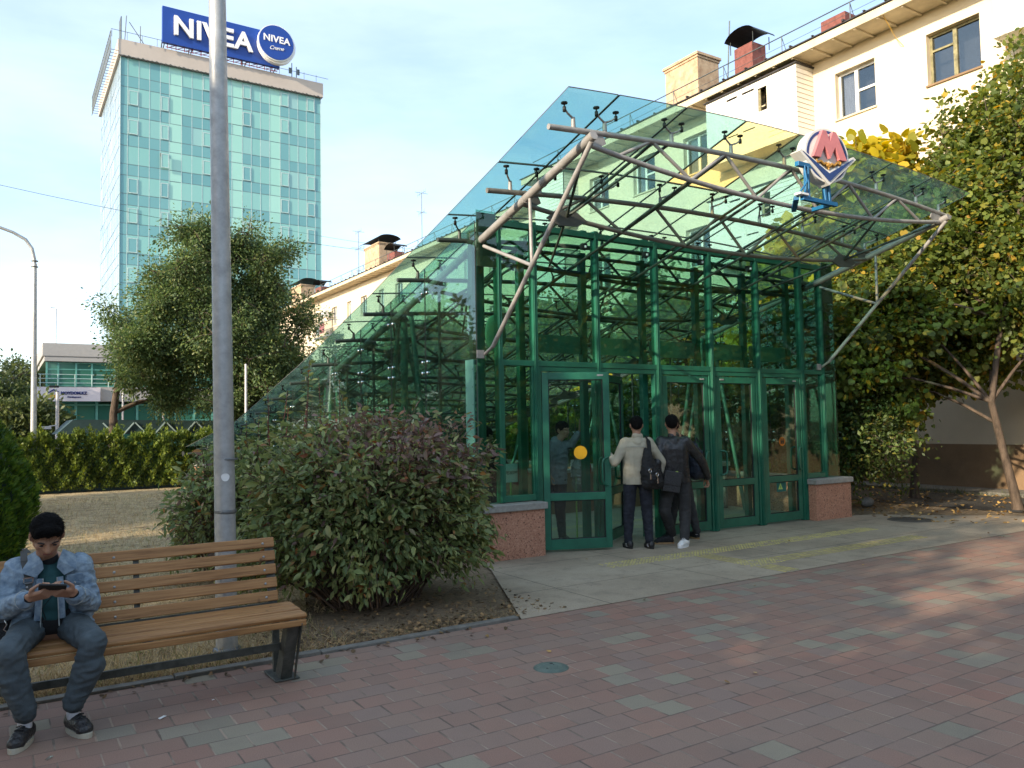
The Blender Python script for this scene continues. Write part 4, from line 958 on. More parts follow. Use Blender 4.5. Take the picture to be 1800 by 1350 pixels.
# door frames and leaves
mb = MB()
for a, b in zip(XM[1:6], XM[2:7]):
    mb.box((a+.036,FY-.035,.01),(a+.075,FY+.04,ZM-.036)); mb.box((b-.075,FY-.035,.01),(b-.036,FY+.04,ZM-.036)); mb.box((a+.076,FY-.035,ZM-.10),(b-.076,FY+.04,ZM-.037))
mb.build('door_frame', 'frame_green', st, bevel=.003)
def door(hx, hy, ang, width, hside, handle=True, pull_out=True):
    """leaf hinged at hx,hy; ang = direction of the leaf from the hinge"""
    W_ = width; st_ = .085; z0, z1 = .035, ZM-.115; ca, sa = math.cos(ang), math.sin(ang)
    ex = Vector((ca, sa, 0)); en = Vector((-sa, ca, 0)) if abs(ang) < 2 else Vector((sa, -ca, 0))
    Pp = lambda u, v, z: Vector((hx, hy, z))+ex*u+en*v
    def bx(mb, u0, u1, v0, v1, za, zb, mi=0):
        vs = [Pp(u, v, z) for z in (za, zb) for u, v in ((u0,v0),(u1,v0),(u1,v1),(u0,v1))]
        mb.add(vs, [(0,3,2,1),(4,5,6,7),(0,1,5,4),(1,2,6,5),(2,3,7,6),(3,0,4,7)], mi)
    t = .024; mb = MB(); zr0, zr1 = .66, .755
    bx(mb,0,st_,-t,t,z0,z1); bx(mb,W_-st_,W_,-t,t,z0,z1); bx(mb,st_,W_-st_,-t,t,z0,z0+.13); bx(mb,st_,W_-st_,-t,t,z1-.095,z1); bx(mb,st_,W_-st_,-t,t,zr0,zr1)
    for u0, u1, za, zb in ((st_, W_-st_, z0+.13, zr0), (st_, W_-st_, zr1, z1-.095)):      # rubber seal round the panes
        for q in ((u0,u0+.012,za,zb),(u1-.012,u1,za,zb)): bx(mb,q[0],q[1],-t*.55,t*.55,q[2],q[3],1)
        bx(mb,u0+.012,u1-.012,-t*.55,t*.55,za,za+.012,1); bx(mb,u0+.012,u1-.012,-t*.55,t*.55,zb-.012,zb,1)
    d = mb.build('door', ['frame_green','rubber'], st, bevel=.003)
    for za, zb in ((z0+.142, zr0-.012), (zr1+.012, z1-.107)): mb = MB(); bx(mb, st_+.012, W_-st_-.012, -.004, .004, za, zb); mb.build('pane', 'door_glass', d)
    if handle:
        hu = W_-.045
        for s in ((-1, 1) if pull_out else (1,)):
            mb = MB(); inw = -.09 if s < 0 else -.09
            mb.tube([Pp(hu, s*t, 1.2), Pp(hu-.02, s*(t+.045), 1.2), Pp(hu-.07, s*(t+.055), 1.18), Pp(hu-.085, s*(t+.055), 1.12), Pp(hu-.085, s*(t+.055), .92), Pp(hu-.07, s*(t+.055), .86), Pp(hu-.02, s*(t+.045), .84), Pp(hu, s*t, .84)], .014, 8)
            mb.build('handle', 'frame_green', d)
    mb = MB(); bx(mb, W_-.16, W_-.08, -t-.008, -t, z1-.05, z1-.03); mb.build('closer_bracket', 'zinc', d)
    return d, Pp
d1, P1 = door(5.90, 8.48, -.40, .90, 1); d2, P2 = door(6.96, 8.50, .60, .88, 1, True)
d3, P3 = door(8.02, 8.50, 0, .91, 1); d4, P4 = door(9.98, 8.50, math.pi, .87, 1); d5, P5 = door(10.16, 8.50, 0, .88, 1)
def stick(par, P, u, z, r, mats, name='sticker', s=-1, off=.0055):
    mb = MB(); e = (P(1,0,0)-P(0,0,0)); n = (P(0,1,0)-P(0,0,0))
    k = 36; mb.prism([(r*math.cos(2*math.pi*q/k), r*math.sin(2*math.pi*q/k)) for q in range(k)], P(u, s*off, z), e, (0,0,1), n, .0008)
    return mb.build(name, mats, par)
stick(d1, P1, .50, 1.27, .088, 'sticker_yellow')
so = stick(d5, P5, .44, 1.30, .072, 'sticker_orange'); text('lettering', 'М', .105, .001, 'sticker_dark', so, P5(.44,-.0072,1.30), (1,0,0), (0,0,1), bold=.006)
mb = MB(); mb.box((10.43,8.4942,.50),(10.66,8.4952,.68)); wp = mb.build('warning_sticker', 'print_green', d5)
mb = MB(); mb.prism([(-.055,-.045),(.055,-.045),(0,.055)], (10.52,8.4925,.585), (1,0,0), (0,0,1), (0,1,0), .001); mb.prism([(-.004,-.03),(.012,.0),(.0,.0),(.006,.028),(-.012,-.006),(.0,-.004)], (10.52,8.4915,.58), (1,0,0), (0,0,1), (0,1,0), .0008, 1); mb.build('warning_mark', ['warn_yellow','rubber'], wp)
# corner boxes with fascia plates, green cover strip, side walls of point-fixed glass
for sgn, xa, xb in ((1, 4.93, 5.235), (-1, 12.0, 11.695)):
    lo, hi = min(xa, xb), max(xa, xb)
    mb = MB(); mb.box((lo+.03,8.47,3.62),(hi,8.485,4.30)); mb.build('corner_plate', 'plate_grey', st, bevel=.002)
    mb = MB(); mb.box((lo+.012,8.45,.68),(hi,8.457,3.61)); mb.box((lo+.012,8.45,3.62),(hi,8.457,4.32)); mb.build('corner_pane', 'front_glass', st)
    xp = 4.93 if sgn > 0 else 11.99
    mb = MB(); mb.box((xp-.022*sgn-.008,8.50,.68),(xp-.022*sgn+.008,8.70,2.46)); 
    for z in np.arange(.8, 2.45, .22):
        for yy in (8.52, 8.68): mb.ell((xp-.031*sgn, yy, z), .006, nu=6, nv=4, mi=1)
    mb.build('cover_strip', ['panel_green','rubber'], st)
    mb = MB(); mb.box((xp+.06*sgn-.03,8.60,2.48),(xp+.06*sgn+.03,8.70,4.0)); mb.build('corner_post', 'steel_green', st)
    js = [8.46,9.86,11.0,12.2,13.4,14.6,15.8,17.0,18.2,20,22,24,26]
    for a, b in zip(js, js[1:]):
        za, zb = rz(a)-.02, rz(b)-.02
        mb = MB(); mb.prism([(a+.006,.69),(b-.006,.69),(b-.006,max(.72,zb-.09)),(a+.006,max(.74,za-.09))] if a < 20 else [(a+.006,.4),(b-.006,.4),(b-.006,zb-.1),(a+.006,za-.1)], (xp-.006,0,0), (0,1,0), (0,0,1), (1,0,0), .012, 0, 1)
        mb.build('side_pane', ['side_glass','gusset'], st)
    for jy in js[1:8]:
        mb = MB(); mb.box((xp-.0045,jy-.0055,.69),(xp+.0045,jy+.0055,rz(jy)-.12),2); zs = [rz(jy)-.45]+([2.45] if rz(jy)-.6 > 2.45 else [])+[1.35]
        for z in zs:
            for dy in (-.075, .075):
                for dz in ((0,) if z == zs[0] else (-.075, .075)):
                    for e in (-1, 1): mb.ell((xp+e*.014, jy+dy, z+dz), (.012,.024,.024), nu=12, nv=8, mi=0)
            mb.tube([(xp+sgn*.09, jy-.08, z-.08),(xp+sgn*.11, jy, z),(xp+sgn*.09, jy+.08, z+.08)], .009, 6, 1); mb.tube([(xp+sgn*.11, jy, z),(xp+sgn*.22, jy, z)], .012, 6, 1)
        mb.tube([(xp+sgn*.22, jy, .6),(xp+sgn*.22, jy, rz(jy)-.3)], .022, 8, 1)
        mb.build('point_fixing', ['chrome','steel_green','rubber'], st)
# granite base walls with stone capping
for lo, hi in ((4.87, 5.79), (11.15, 12.07)):
    mb = MB(); mb.box((lo,8.30,-.05),(hi,8.60,.585)); mb.build('base_wall', 'granite_pink', st, bevel=.004)
    mb = MB(); mb.box((lo-.03,8.265,.586),(hi+.03,8.64,.672)); mb.build('coping', 'cap_stone', st, bevel=.01)
for lo, hi in ((4.87, 5.05), (11.89, 12.07)):
    mb = MB(); mb.box((lo,8.601,-.05),(hi,26.2,.585)); mb.build('base_wall', 'granite_pink', st)
    mb = MB(); mb.box((lo-.03,8.641,.586),(hi+.03,26.2,.672)); mb.build('coping', 'cap_stone', st, bevel=.01)
# parapets round the stairs
for q in (((8.45,11.9),(11.85,12.1)), ((8.4,12.101),(8.6,17.6)), ((5.2,17.6),(8.6,17.8))):
    mb = MB(); mb.box((q[0][0],q[0][1],0),(q[1][0],q[1][1],.74)); mb.build('stair_parapet', 'plinth', st)
    mb = MB(); mb.box((q[0][0]-.03,q[0][1]-.03,.741),(q[1][0]+.03,q[1][1]+.03,.80)); mb.build('coping', 'cap_stone', st, bevel=.01)
mb = MB(); mb.tube([(5.3,11.0,.92),(5.3,17.5,.4)], .02, 8); mb.build('handrail', 'zinc', st)
# round mirror seen high in the left bay
mb = MB(); mb.ell((5.72,9.3,2.9), (.17,.05,.26), nu=20, nv=12); mb.build('mirror', 'band_green', st)

# standing notices behind the glass
def notice(x, y, label):
    n = thing('notice_stand', label, 'notice', (x, y, 0), 'reserve notices inside the doors')
    mb = MB(); mb.tube([(x,y,0),(x,y,1.0)], .012, 8); mb.lathe((x,y,0), [(.0001,.02),(.12,.02),(.13,0)], 16); mb.build('pole', 'warn_yellow', n)
    mb = MB(); mb.prism([(-.10,-.12),(.10,-.12),(.10,.12),(-.10,.12)], (x,y-.018,1.02), (1,0,0), (0,0,1), (0,1,0), .003); pp = mb.build('paper', 'paper', n)
    text('lettering', 'РЕЗЕРВ', .052, .001, 'print_green', pp, (x,y-.0195,1.02), (1,0,0), (0,0,1), bold=.002)
    mb = MB(); disc(mb, (x+.12,1.0), .15, y-.012, y+.0, 0, 28); mb.build('board', 'sign_red', n); return n
notice(5.62, 8.82, 'white reserve notice on a red round board behind the left side window')
notice(6.86, 9.05, 'white reserve notice half hidden behind the handle of the open left door')
# shop of the passage: ticket desk strip behind the right door
dk = thing('bench_shelf', 'pale shelf standing inside behind the rightmost door', 'shelf', (11.2,10.6,0))
mb = MB(); mb.box((10.75,10.5,.80),(11.6,10.8,.88)); mb.build('top', 'cap_stone', dk); mb = MB(); mb.box((10.8,10.55,.01),(10.86,10.75,.80)); mb.box((11.5,10.55,.01),(11.56,10.75,.80)); mb.build('leg', 'zinc_dark', dk)

# ------------------------------------------------------------------ metro sign on its blue bracket
ms = thing('metro_sign', 'round white metro sign with a pink letter M over a blue chevron', 'sign', (8.4,6.0,4.3))
sy = 5.94; rotz = math.radians(-8); ex = Vector((math.cos(rotz), math.sin(rotz), 0)); ez = Vector((0,0,1)); ey = Vector((-math.sin(rotz), math.cos(rotz), 0)); c0 = Vector((8.42,sy,4.84))
def ell2(a, b, k=44, lo=0, hi=2*math.pi): return [(a*math.cos(lo+(hi-lo)*q/(k-1)), b*math.sin(lo+(hi-lo)*q/(k-1))) for q in range(k)]
mb = MB(); mb.prism(ell2(.355,.335), c0, ex, ez, ey, .14); mb.build('disc', 'sign_white', ms, bevel=.006)
mb = MB(); o1 = ell2(.328,.308); o2 = ell2(.296,.276); n = 44
vs = [c0+ex*x+ez*z-ey*.004 for x, z in o1]+[c0+ex*x+ez*z-ey*.004 for x, z in o2]+[c0+ex*x+ez*z+ey*.002 for x, z in o1]+[c0+ex*x+ez*z+ey*.002 for x, z in o2]
mb.add(vs, [(k, k+1, n+k+1, n+k) for k in range(n-1)]+[(k, 2*n+k, 2*n+k+1, k+1) for k in range(n-1)]+[(n+k, n+k+1, 3*n+k+1, 3*n+k) for k in range(n-1)]); mb.build('ring', 'sign_navy', ms)
Mo = [(-.27,-.05),(-.11,.285),(-.055,.285),(0,.155),(.055,.285),(.11,.285),(.27,-.05),(.15,-.05),(.15,-.03),(.085,.10),(0,-.05),(-.085,.10),(-.15,-.03),(-.15,-.05)]
mb = MB(); mb.prism(Mo, c0-ey*.055, ex, ez, ey, .05); mb.build('letter', 'sign_rose', ms, bevel=.003)
mb = MB()
mb.prism([(-.46,.0),(0,-.37),(.46,.0),(.42,.03),(0,-.20),(-.42,.03)], c0-ey*.02, ex, ez, ey, .16)
mb.prism([(-.41,.0),(0,-.325),(.41,.0),(0,-.225)], c0-ey*.030, ex, ez, ey, .01, 1)
mb.build('chevron', ['sign_white','sign_navy'], ms, bevel=.003)
mb = MB(); 
for s in (-1, 1):
    pts = [c0+ex*(s*x)+ez*z-ey*.022 for x, z in ((.0,-.145),(.05,-.105),(.085,-.125),(.13,-.085),(.18,-.105),(.20,-.065),(.155,-.055))]; mb.tube(pts, [.02,.018,.02,.016,.016,.012,.008], 8)
mb.ell(c0+ez*-.125-ey*.022, (.055,.02,.028)); mb.tube([c0+ez*-.09-ey*.02, c0+ez*-.175-ey*.02], .012, 6); mb.build('ornament', 'sign_gold', ms)
mb = MB(); bz = 4.27; dx = -.36
B_ = lambda a, b, w_, h_, up=(0,0,1): mb.bar((a[0]+dx,a[1],a[2]), (b[0]+dx,b[1],b[2]), w_, h_, up)
B_((8.28,6.02,bz),(8.72,6.40,bz),.06,.045); B_((8.33,5.98,bz),(8.98,5.98,bz),.05,.05); B_((8.28,6.0,4.68),(8.66,6.0,4.68),.055,.055)
for x in (8.40,8.46): B_((x,5.98,bz),(x,5.98,4.67),.025,.025,(0,1,0))
for x in (8.84,8.92): B_((x,6.03,bz),(x,6.05,4.75),.04,.04,(0,1,0))
B_((8.9,5.98,bz),(8.98,6.35,bz+.02),.045,.045); mb.tube([(8.0,5.95,4.60),(8.01,5.93,4.46),(7.94,5.95,4.36),(7.91,5.98,4.31)], .012, 6); mb.box((7.88,5.93,4.295),(8.04,6.02,4.32),1)
mb.build('bracket', ['blue_paint','paper'], ms, bevel=.003)
# ------------------------------------------------------------------ bench
bn = thing('park_bench', 'wooden slatted bench with grey metal frame beside the large lamp post', 'bench', (.55,5.35,0))
X0, X1 = -1.0, 1.69
prof = [(5.56,.475),(5.68,.90)]     # backrest line
for k in range(5):
    z = .505+k*.088; f = (z-.475)/.425; y = 5.565+.115*f; r = Matrix.Rotation(math.radians(-15), 3, 'X')
    mb = MB(); mb.obox(((X0+X1-.06)/2+.0, y, z+.0), ((X1-.06-X0)/2, .014, .034), r); s = mb.build('back_slat', 'wood', bn, bevel=.006)
    mb = MB(); 
    for x in (X1-.14, .62, -.9): mb.ell((x, y-.016, z-.003), (.009,.006,.009), nu=8, nv=5)
    mb.build('bolt', 'zinc', s)
for k, (y0, y1, z0) in enumerate(((5.115,5.235,.425),(5.245,5.365,.43),(5.375,5.50,.432))):
    mb = MB(); mb.box((X0,y0,z0),(X1,y1,z0+.038)); mb.build('seat_slat', 'wood', bn, bevel=.01 if k else .016)
mb = MB(); mb.box((X0,5.105,.385),(X1-.01,5.128,.424)); mb.build('front_board', 'wood', bn, bevel=.006)
for x in (1.60, .75, -.9):
    mb = MB(); w_ = .045
    mb.bar((x,5.57,.40),(x,5.698,.885),.06 if x > 1 else .035,.012,(0,1,.2)); mb.bar((x,5.12,.415),(x,5.57,.425),.05,.03)
    if x != .75:
        mb.prism([(5.13,.41),(5.22,.41),(5.43,.012),(5.31,.012)], (x-.03,0,0), (0,1,0), (0,0,1), (1,0,0), .075); mb.prism([(5.13,.42),(5.145,.41),(5.27,.02),(5.255,.012),(5.10,.40)], (x+.046,0,0), (0,1,0), (0,0,1), (1,0,0), .006)
        mb.bar((x-.0,5.53,.41),(x-.0,5.50,.012),.045,.03,(0,1,0)); mb.box((x-.07,5.28,.004),(x+.09,5.56,.014))
    mb.build('leg', 'bench_metal', bn, bevel=.003)
mb = MB(); mb.bar((X0,5.33,.22),(1.58,5.33,.22),.02,.045); mb.bar((X0,5.545,.44),(1.6,5.545,.44),.02,.06); mb.build('stretcher', 'bench_metal', bn)

# ------------------------------------------------------------------ poles
def taper(name, label, x, y, h, r0, r1, lean=(0,0), mat='zinc', group=None, band=True):
    p = thing(name, label, 'lamp post' if 'lamp' in name else 'pole', (x,y,0), group)
    n = 14; mb = MB(); mb.tube([(x+lean[0]*k/n, y+lean[1]*k/n, h*k/n) for k in range(n+1)], [r0+(r1-r0)*k/n for k in range(n+1)], 28 if r0 > .06 else 10)
    mb.build('shaft', mat, p); return p
lp = taper('street_lamp', 'thick galvanised lamp post with a worn round sticker rising behind the bench', 1.455, 6.27, 10.0, .079, .047, (-.15,0))
mb = MB(); mb.lathe((1.453,6.27,0), [(.0795,1.42),(.0805,1.425),(.0805,1.43),(.0785,1.435)], 28); mb.lathe((1.443,6.27,0), [(.077,1.02),(.0805,1.028),(.0805,1.04),(.0775,1.05)], 28); mb.lathe((1.455,6.27,0), [(.10,0),(.10,.02),(.082,.03)], 28); mb.build('collar', 'zinc_dark', lp)
mb = MB(); n = 12; th0 = math.atan2(-6.27,-1.45)+.05
vs = []; c = Vector((1.438,6.27,1.295))
for k in range(20):
    a = 2*math.pi*k/20; u = .030*math.cos(a)*(1+.06*math.sin(3*a)); z = .030*math.sin(a); vs.append(c+Vector((math.cos(th0+u/.078), math.sin(th0+u/.078), 0))*.0795+Vector((0,0,z)))
mb.add(vs, [tuple(range(20))]); mb.build('sticker', 'paper', lp)
mb = MB(); mb.tube([(1.305,6.27,10),(1.1,6.27,10.5),(.3,6.27,10.75)], .035, 10); mb.box((-.35,6.15,10.68),(.35,6.39,10.82)); mb.build('lamp_head', 'zinc_dark', lp)
sl = taper('street_lamp', 'thin curved-neck street lamp at the left edge beyond the hedge', .80, 25.4, 6.3, .085, .055, (-.03,0), 'zinc')
mb = MB(); mb.tube([(.77,25.4,6.2),(.76,25.4,6.42),(.70,25.4,6.72),(.55,25.4,6.95),(.25,25.4,7.12),(-.3,25.4,7.3),(-1.2,25.4,7.5)], [.05,.05,.048,.045,.042,.04,.035], 10); mb.box((-1.9,25.25,7.42),(-1.2,25.55,7.56)); mb.build('arm', 'zinc', sl)
mb = MB()
for z in (6.2,6.36): mb.lathe((.77,25.4,z), [(.06,0),(.085,.005),(.085,.03),(.06,.035)], 12)
mb.build('collar', 'zinc_dark', sl)
for x, y, h, r, lab in ((2.34,44,3.6,.085,'grey camera post in front of the white fascia sign'), (5.18,44,3.9,.05,'thin pale pole left of the elm trunk behind the hedge'), (7.05,44,3.0,.05,'thin pale pole rising just above the hedge under the elm'), (7.63,30,4.05,.05,'pale flagpole showing among the elm leaves right of the lamp post')):
    p = taper('pole', lab, x, y, h, r, r*.85, (0,0), 'white_pole', 'pale poles behind the hedge')
    if r > .07:
        mb = MB(); mb.tube([(x,y,2.0),(x-.35,y-.1,1.95)], .03, 6); mb.box((x-.65,y-.2,1.82),(x-.25,y,1.96)); mb.box((x-.35,y-.15,3.8),(x+.05,y+.05,3.9),1); mb.build('camera_head', ['white_pole','rubber'], p)
# overhead wires
mb = MB()
def wire(mb, a, b, sag, r=.012, n=14):
    a, b = Vector(a), Vector(b); mb.tube([a+(b-a)*k/n-Vector((0,0,sag*4*(k/n)*(1-k/n))) for k in range(n+1)], r, 4)
wire(mb, (-.6,60,17.6), (40,60,16.2), .9, .014); tag(mb.build('overhead_wire', 'rubber', loc=(-6,30,14)), 'thin dark wire crossing the sky left of the tower', 'wire', 'overhead wires')
mb = MB(); wire(mb, (16.2,55,15.6), (36,55,15.6), .4, .009); tag(mb.build('overhead_wire', 'rubber', loc=(8,55,20)), 'faint wire between the tower and the far roof antennas', 'wire', 'overhead wires')

# ------------------------------------------------------------------ litter on the paving
def scrap(name, lab, x, y, s, mat, rot):
    mb = MB(); R_ = Matrix.Rotation(rot, 3, 'Z'); pts = [R_ @ Vector((a*s, b*s, .004+c*s)) + Vector((x, y, .002)) for a, b, c in ((-1,-.35,0),(0,-.5,.12),(1,-.2,.02),(.8,.4,.10),(-.1,.5,.0),(-.9,.3,.08))]
    ctr = sum(pts, Vector())/6+Vector((0,0,s*.1)); mb.add(pts+[ctr]+[p-Vector((0,0,.002)) for p in pts], [(k, (k+1) % 6, 6) for k in range(6)]+[(k, k+7, (k+1) % 6+7, (k+1) % 6) for k in range(6)])
    return tag(mb.build(name, mat, loc=(x,y,0)), lab, 'litter', 'scraps on the paving')
scrap('paper_scrap', 'small white paper scrap on the paving right of the seated man', .81, 5.04, .026, 'paper', .6)
scrap('foil_wrapper', 'crumpled silvery sweet wrapper at the bottom left below the shoes', .235, 4.76, .026, 'film', .9)
scrap('paper_scrap', 'tiny white crumb of paper near the edge of the grass', 1.12, 5.18, .008, 'paper', .1)
mb = MB(); mb.ell((13.7,9.1,.08), (.16,.12,.10), nu=10, nv=7); o_ = mb.build('rock', 'rock', loc=(13.7,9.1,0)); tag(o_, 'rounded grey stone under the bushes right of the pink plinth', 'rock')
# ------------------------------------------------------------------ vegetation
def limb_tree(lobes, base, nlimb, seed, r0=.16, mat='bark', lean=(0,0), sub=5, tips_per=9, twig=.02):
    """skeleton: trunk, limbs to points inside the lobes, side branches; returns MB and twig-tip points with directions"""
    r = random.Random(seed); mb = MB(); tips = []; base = Vector(base)
    zlow = min(l[0][2]-l[1][2] for l in lobes); fork = Vector((base.x+lean[0], base.y+lean[1], max(.6, zlow+.3)))
    tot = sum(l[1][0]*l[1][1]*l[1][2] for l in lobes)
    mb.tube([base-Vector((0,0,.1)), base+(fork-base)*.08, base+(fork-base)*.5+Vector((r.uniform(-.05,.05), r.uniform(-.05,.05), 0)), fork], [r0*1.45, r0*1.1, r0*.9, r0*.75], 12)
    hi = max(lobes, key=lambda l: l[0][2]); top = Vector(hi[0])+Vector((0,0,hi[1][2]*.3)); mid_ = fork.lerp(top,.5)+Vector((fork.x-top.x, fork.y-top.y, 0))*.15
    mb.tube([fork-Vector((0,0,.02)), fork.lerp(mid_,.5), mid_, mid_.lerp(top,.6), top], [r0*.75, r0*.62, r0*.45, r0*.28, r0*.1], 9)
    spine = [base.lerp(fork,.55), base.lerp(fork,.8), fork, fork.lerp(mid_,.5), mid_, mid_.lerp(top,.5)]
    for c, rad in lobes:
        c = Vector(c); n = max(2, round(nlimb*rad[0]*rad[1]*rad[2]/tot))
        hubs = []
        for _ in range(max(1, n//6)):      # a few main boughs per lobe, side limbs grow from them
            p = Vector((r.uniform(-.35,.35)*rad[0], r.uniform(-.35,.35)*rad[1], r.uniform(-.45,.2)*rad[2])); h = c+p
            cand = [q for q in spine if q.z < h.z-.25] or [spine[0]]; s = min(cand, key=lambda q: (q-h).length+r.uniform(0,.5))
            m = s.lerp(h,.5)+Vector((r.uniform(-.1,.1), r.uniform(-.1,.1), .08))*(h-s).length
            mb.tube([s, s.lerp(m,.5)+Vector((0,0,.03)), m, h], [r0*.45, r0*.36, r0*.27, r0*.17], 7); hubs.append((s, m, h))
        for _ in range(n):
            while True:
                p = Vector((r.uniform(-1,1), r.uniform(-1,1), r.uniform(-.8,1)))
                if .25 < p.length < .95: break
            p *= r.choice((1, 1, 1, 1.12, 1.28)); e = c+Vector((p.x*rad[0], p.y*rad[1], p.z*rad[2])); hs = r.choice(hubs); t_ = r.uniform(.35,1); s = hs[1].lerp(hs[2], t_)
            m = s.lerp(e, .5)+Vector((r.uniform(-.2,.2), r.uniform(-.2,.2), .12))*(e-s).length*.3
            rr = r0*.20; pts = [s, s.lerp(m,.5), m, e]
            mb.tube(pts, [rr, rr*.75, rr*.5, rr*.2], 5); rr = r0*.30
            for q in range(sub):
                t = r.uniform(.35, 1); b = m.lerp(e, (t-.35)/.65)
                d = Vector((r.gauss(0,1), r.gauss(0,1), r.gauss(.15,.8))).normalized(); L = r.uniform(.35,1)*min(rad)*.55
                f = b+d*L; mb.tube([b, b.lerp(f,.5)+Vector((0,0,L*.08)), f], [rr*.22+.004, rr*.13+.003, .003], 4, caps=False)
                for w_ in range(tips_per):
                    tt = r.uniform(.25, 1.08); tips.append((b.lerp(f, tt)+Vector((r.gauss(0,.09),)*1+(r.gauss(0,.09), r.gauss(0,.07)))*L, d))
    return mb, tips
def crown(name, tips, per, spread, size, kind, mat, parent, seed, droop=.3, flat=.6, keep=None):
    r = np.random.default_rng(seed); T = np.array([t[0][:] for t in tips]); D = np.array([t[1][:] for t in tips])
    P = np.repeat(T, per, 0)+r.normal(size=(len(T)*per, 3))*np.array([spread, spread, spread*.75]); Dd = np.repeat(D, per, 0)*.6
    if keep is not None: k = keep(P); P, Dd = P[k], Dd[k]
    V, F = leaves(P, size, kind, Dd, .8, droop, flat, seed)
    off = np.array(WORLD[parent.name][:]); me = npmesh(name, V-off, F, mat); return link(name, me, parent)
def tree(name, label, base, lobes, nlimb, seed, leafmat, kind='small', size=.09, per=10, spread=.2, r0=.16, sub=5, tips_per=9, mat='bark', droop=.3, flat=.6, lean=(0,0), group=None, keep=None, cat='tree', crown_name='crown'):
    t = thing(name, label, cat, base, group); mb, tips = limb_tree(lobes, base, nlimb, seed, r0, mat, lean, sub, tips_per)
    mb.build('trunk', mat, t); crown(crown_name, tips, per, spread, size, kind, leafmat, t, seed, droop, flat, keep); return t
inhall = lambda P: ~((P[:,0] > 4.85) & (P[:,0] < 12.1) & (P[:,1] > 5.9) & (P[:,1] < 26.2) & (P[:,2] < 5.4))
# elm behind the hedge, in front of the tower
tree('elm_tree', 'large elm with fine dusty green leaves in front of the glass tower', (8.2,34,0),
     [((6.3,33,7.4),(1.9,1.9,2.1)),((8.9,33.5,7.3),(1.7,1.9,2.3)),((7.6,33,4.6),(2.9,2.4,2.4)),((10.3,33.5,5.2),(1.6,1.8,2.2)),((5.0,33.2,5.2),(1.7,1.7,1.9)),((8.6,33,2.9),(2.6,1.8,1.3)),((7.5,33,8.4),(2.7,1.7,1.5))], 165, 11, 'elm_leaf', 'small', .105, 14, .21, r0=.3, sub=8, tips_per=9, droop=.45)
tree('elm_tree', 'smaller greyish elm with drooping sprays left of the large elm', (3.9,36,0),
     [((4.4,35,5.6),(1.5,1.6,1.3)),((4.9,35,3.9),(1.2,1.6,1.3)),((6.0,35.3,3.4),(1.5,1.6,1.3))], 46, 12, 'elm_leaf', 'small', .105, 12, .21, r0=.2, sub=7, tips_per=9, droop=.9)
tree('elm_tree', 'low yellowish-green tree between the elm and the far cream house', (13.6,38,0),
     [((12.6,38,3.2),(2.2,1.8,1.9)),((15.0,39,4.0),(2.0,1.8,2.2))], 40, 13, 'elm_leaf', 'small', .14, 8, .22, r0=.2, sub=6, tips_per=8, droop=.4)
for k, (x, y, h, rr) in enumerate(((-1.2,62,6.0,3.6),(2.0,72,7.5,3.4),(1.0,48,3.2,1.8),(6,74,5.0,4),(-6,52,8.5,2.8),(-10,60,9,3),(-7,70,9,3.5),(-13,50,9,3),(-18,64,10,4))):
    tree('far_tree', ('dark rounded tree at the left edge behind the thin lamp', 'dark green tree rising beside the low office corner', 'dense shrubby tree left of the low office', 'dark tree behind the low office', 'tree down the square left of the curved lamp', 'far tree down the square', 'farthest tree down the square', 'tree on the left side of the square', 'broad tree closing the square')[k], (x,y,0), [((x,y,h*.62),(rr,rr*.8,h*.45)),((x+rr*.5,y,h*.5),(rr*.7,rr*.7,h*.34))], 46, 20+k, 'far_leaf', 'small', .24, 8, .34, r0=.2, sub=6, tips_per=8)
# thuja hedge and cone
def thuja_points(n, fn, seed):
    r = np.random.default_rng(seed); return fn(r, n)
hg = thing('thuja_hedge', 'long clipped thuja hedge with ragged yellow-green top across the lawn', 'hedge', (4,25.4,0))
r = np.random.default_rng(31); n = 46000
X = r.uniform(-1.5, 8.0, n); h = 1.43+.09*np.sin(X*7.1+1)+.09*np.sin(X*13.7)+.05*np.sin(X*29); face = r.random(n)
Z = np.where(face < .75, r.uniform(.02, 1, n)**.85*h, h+r.normal(0, .05, n)); Y = np.where(face < .75, 25.0+.035*np.sin(X*5.3+Z*1.5)+.05*np.sin(X*11+Z*4)+.05*np.sin(X*17.3-Z*9)+np.abs(r.normal(0,.09,n))+.12*Z/h, r.uniform(25.1, 26.1, n))
spk = r.random(n) < .09; kx = np.round(X/.23)*.23+.07*np.sin(np.round(X/.23)*40); X = np.where(spk, kx+r.normal(0,.028,n), X); Z = np.where(spk, h+r.uniform(0,.26,n)*np.abs(np.sin(kx*31.7)), Z)
P = np.stack([X, Y, Z], 1); D = np.zeros((n,3)); D[:,1] = -.9; D[:,2] = 1.1
V, F = leaves(P, .085, 'spray', D, .55, 0, .2, 32); link('foliage', npmesh('foliage', V-np.array((4,25.4,0)), F, 'hedge_leaf'), hg)
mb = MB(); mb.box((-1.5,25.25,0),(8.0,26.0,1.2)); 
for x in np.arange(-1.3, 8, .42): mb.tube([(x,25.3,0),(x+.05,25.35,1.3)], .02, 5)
mb.build('inner_branches', 'far_core' if 'far_core' in M else 'soffit_dark', hg)
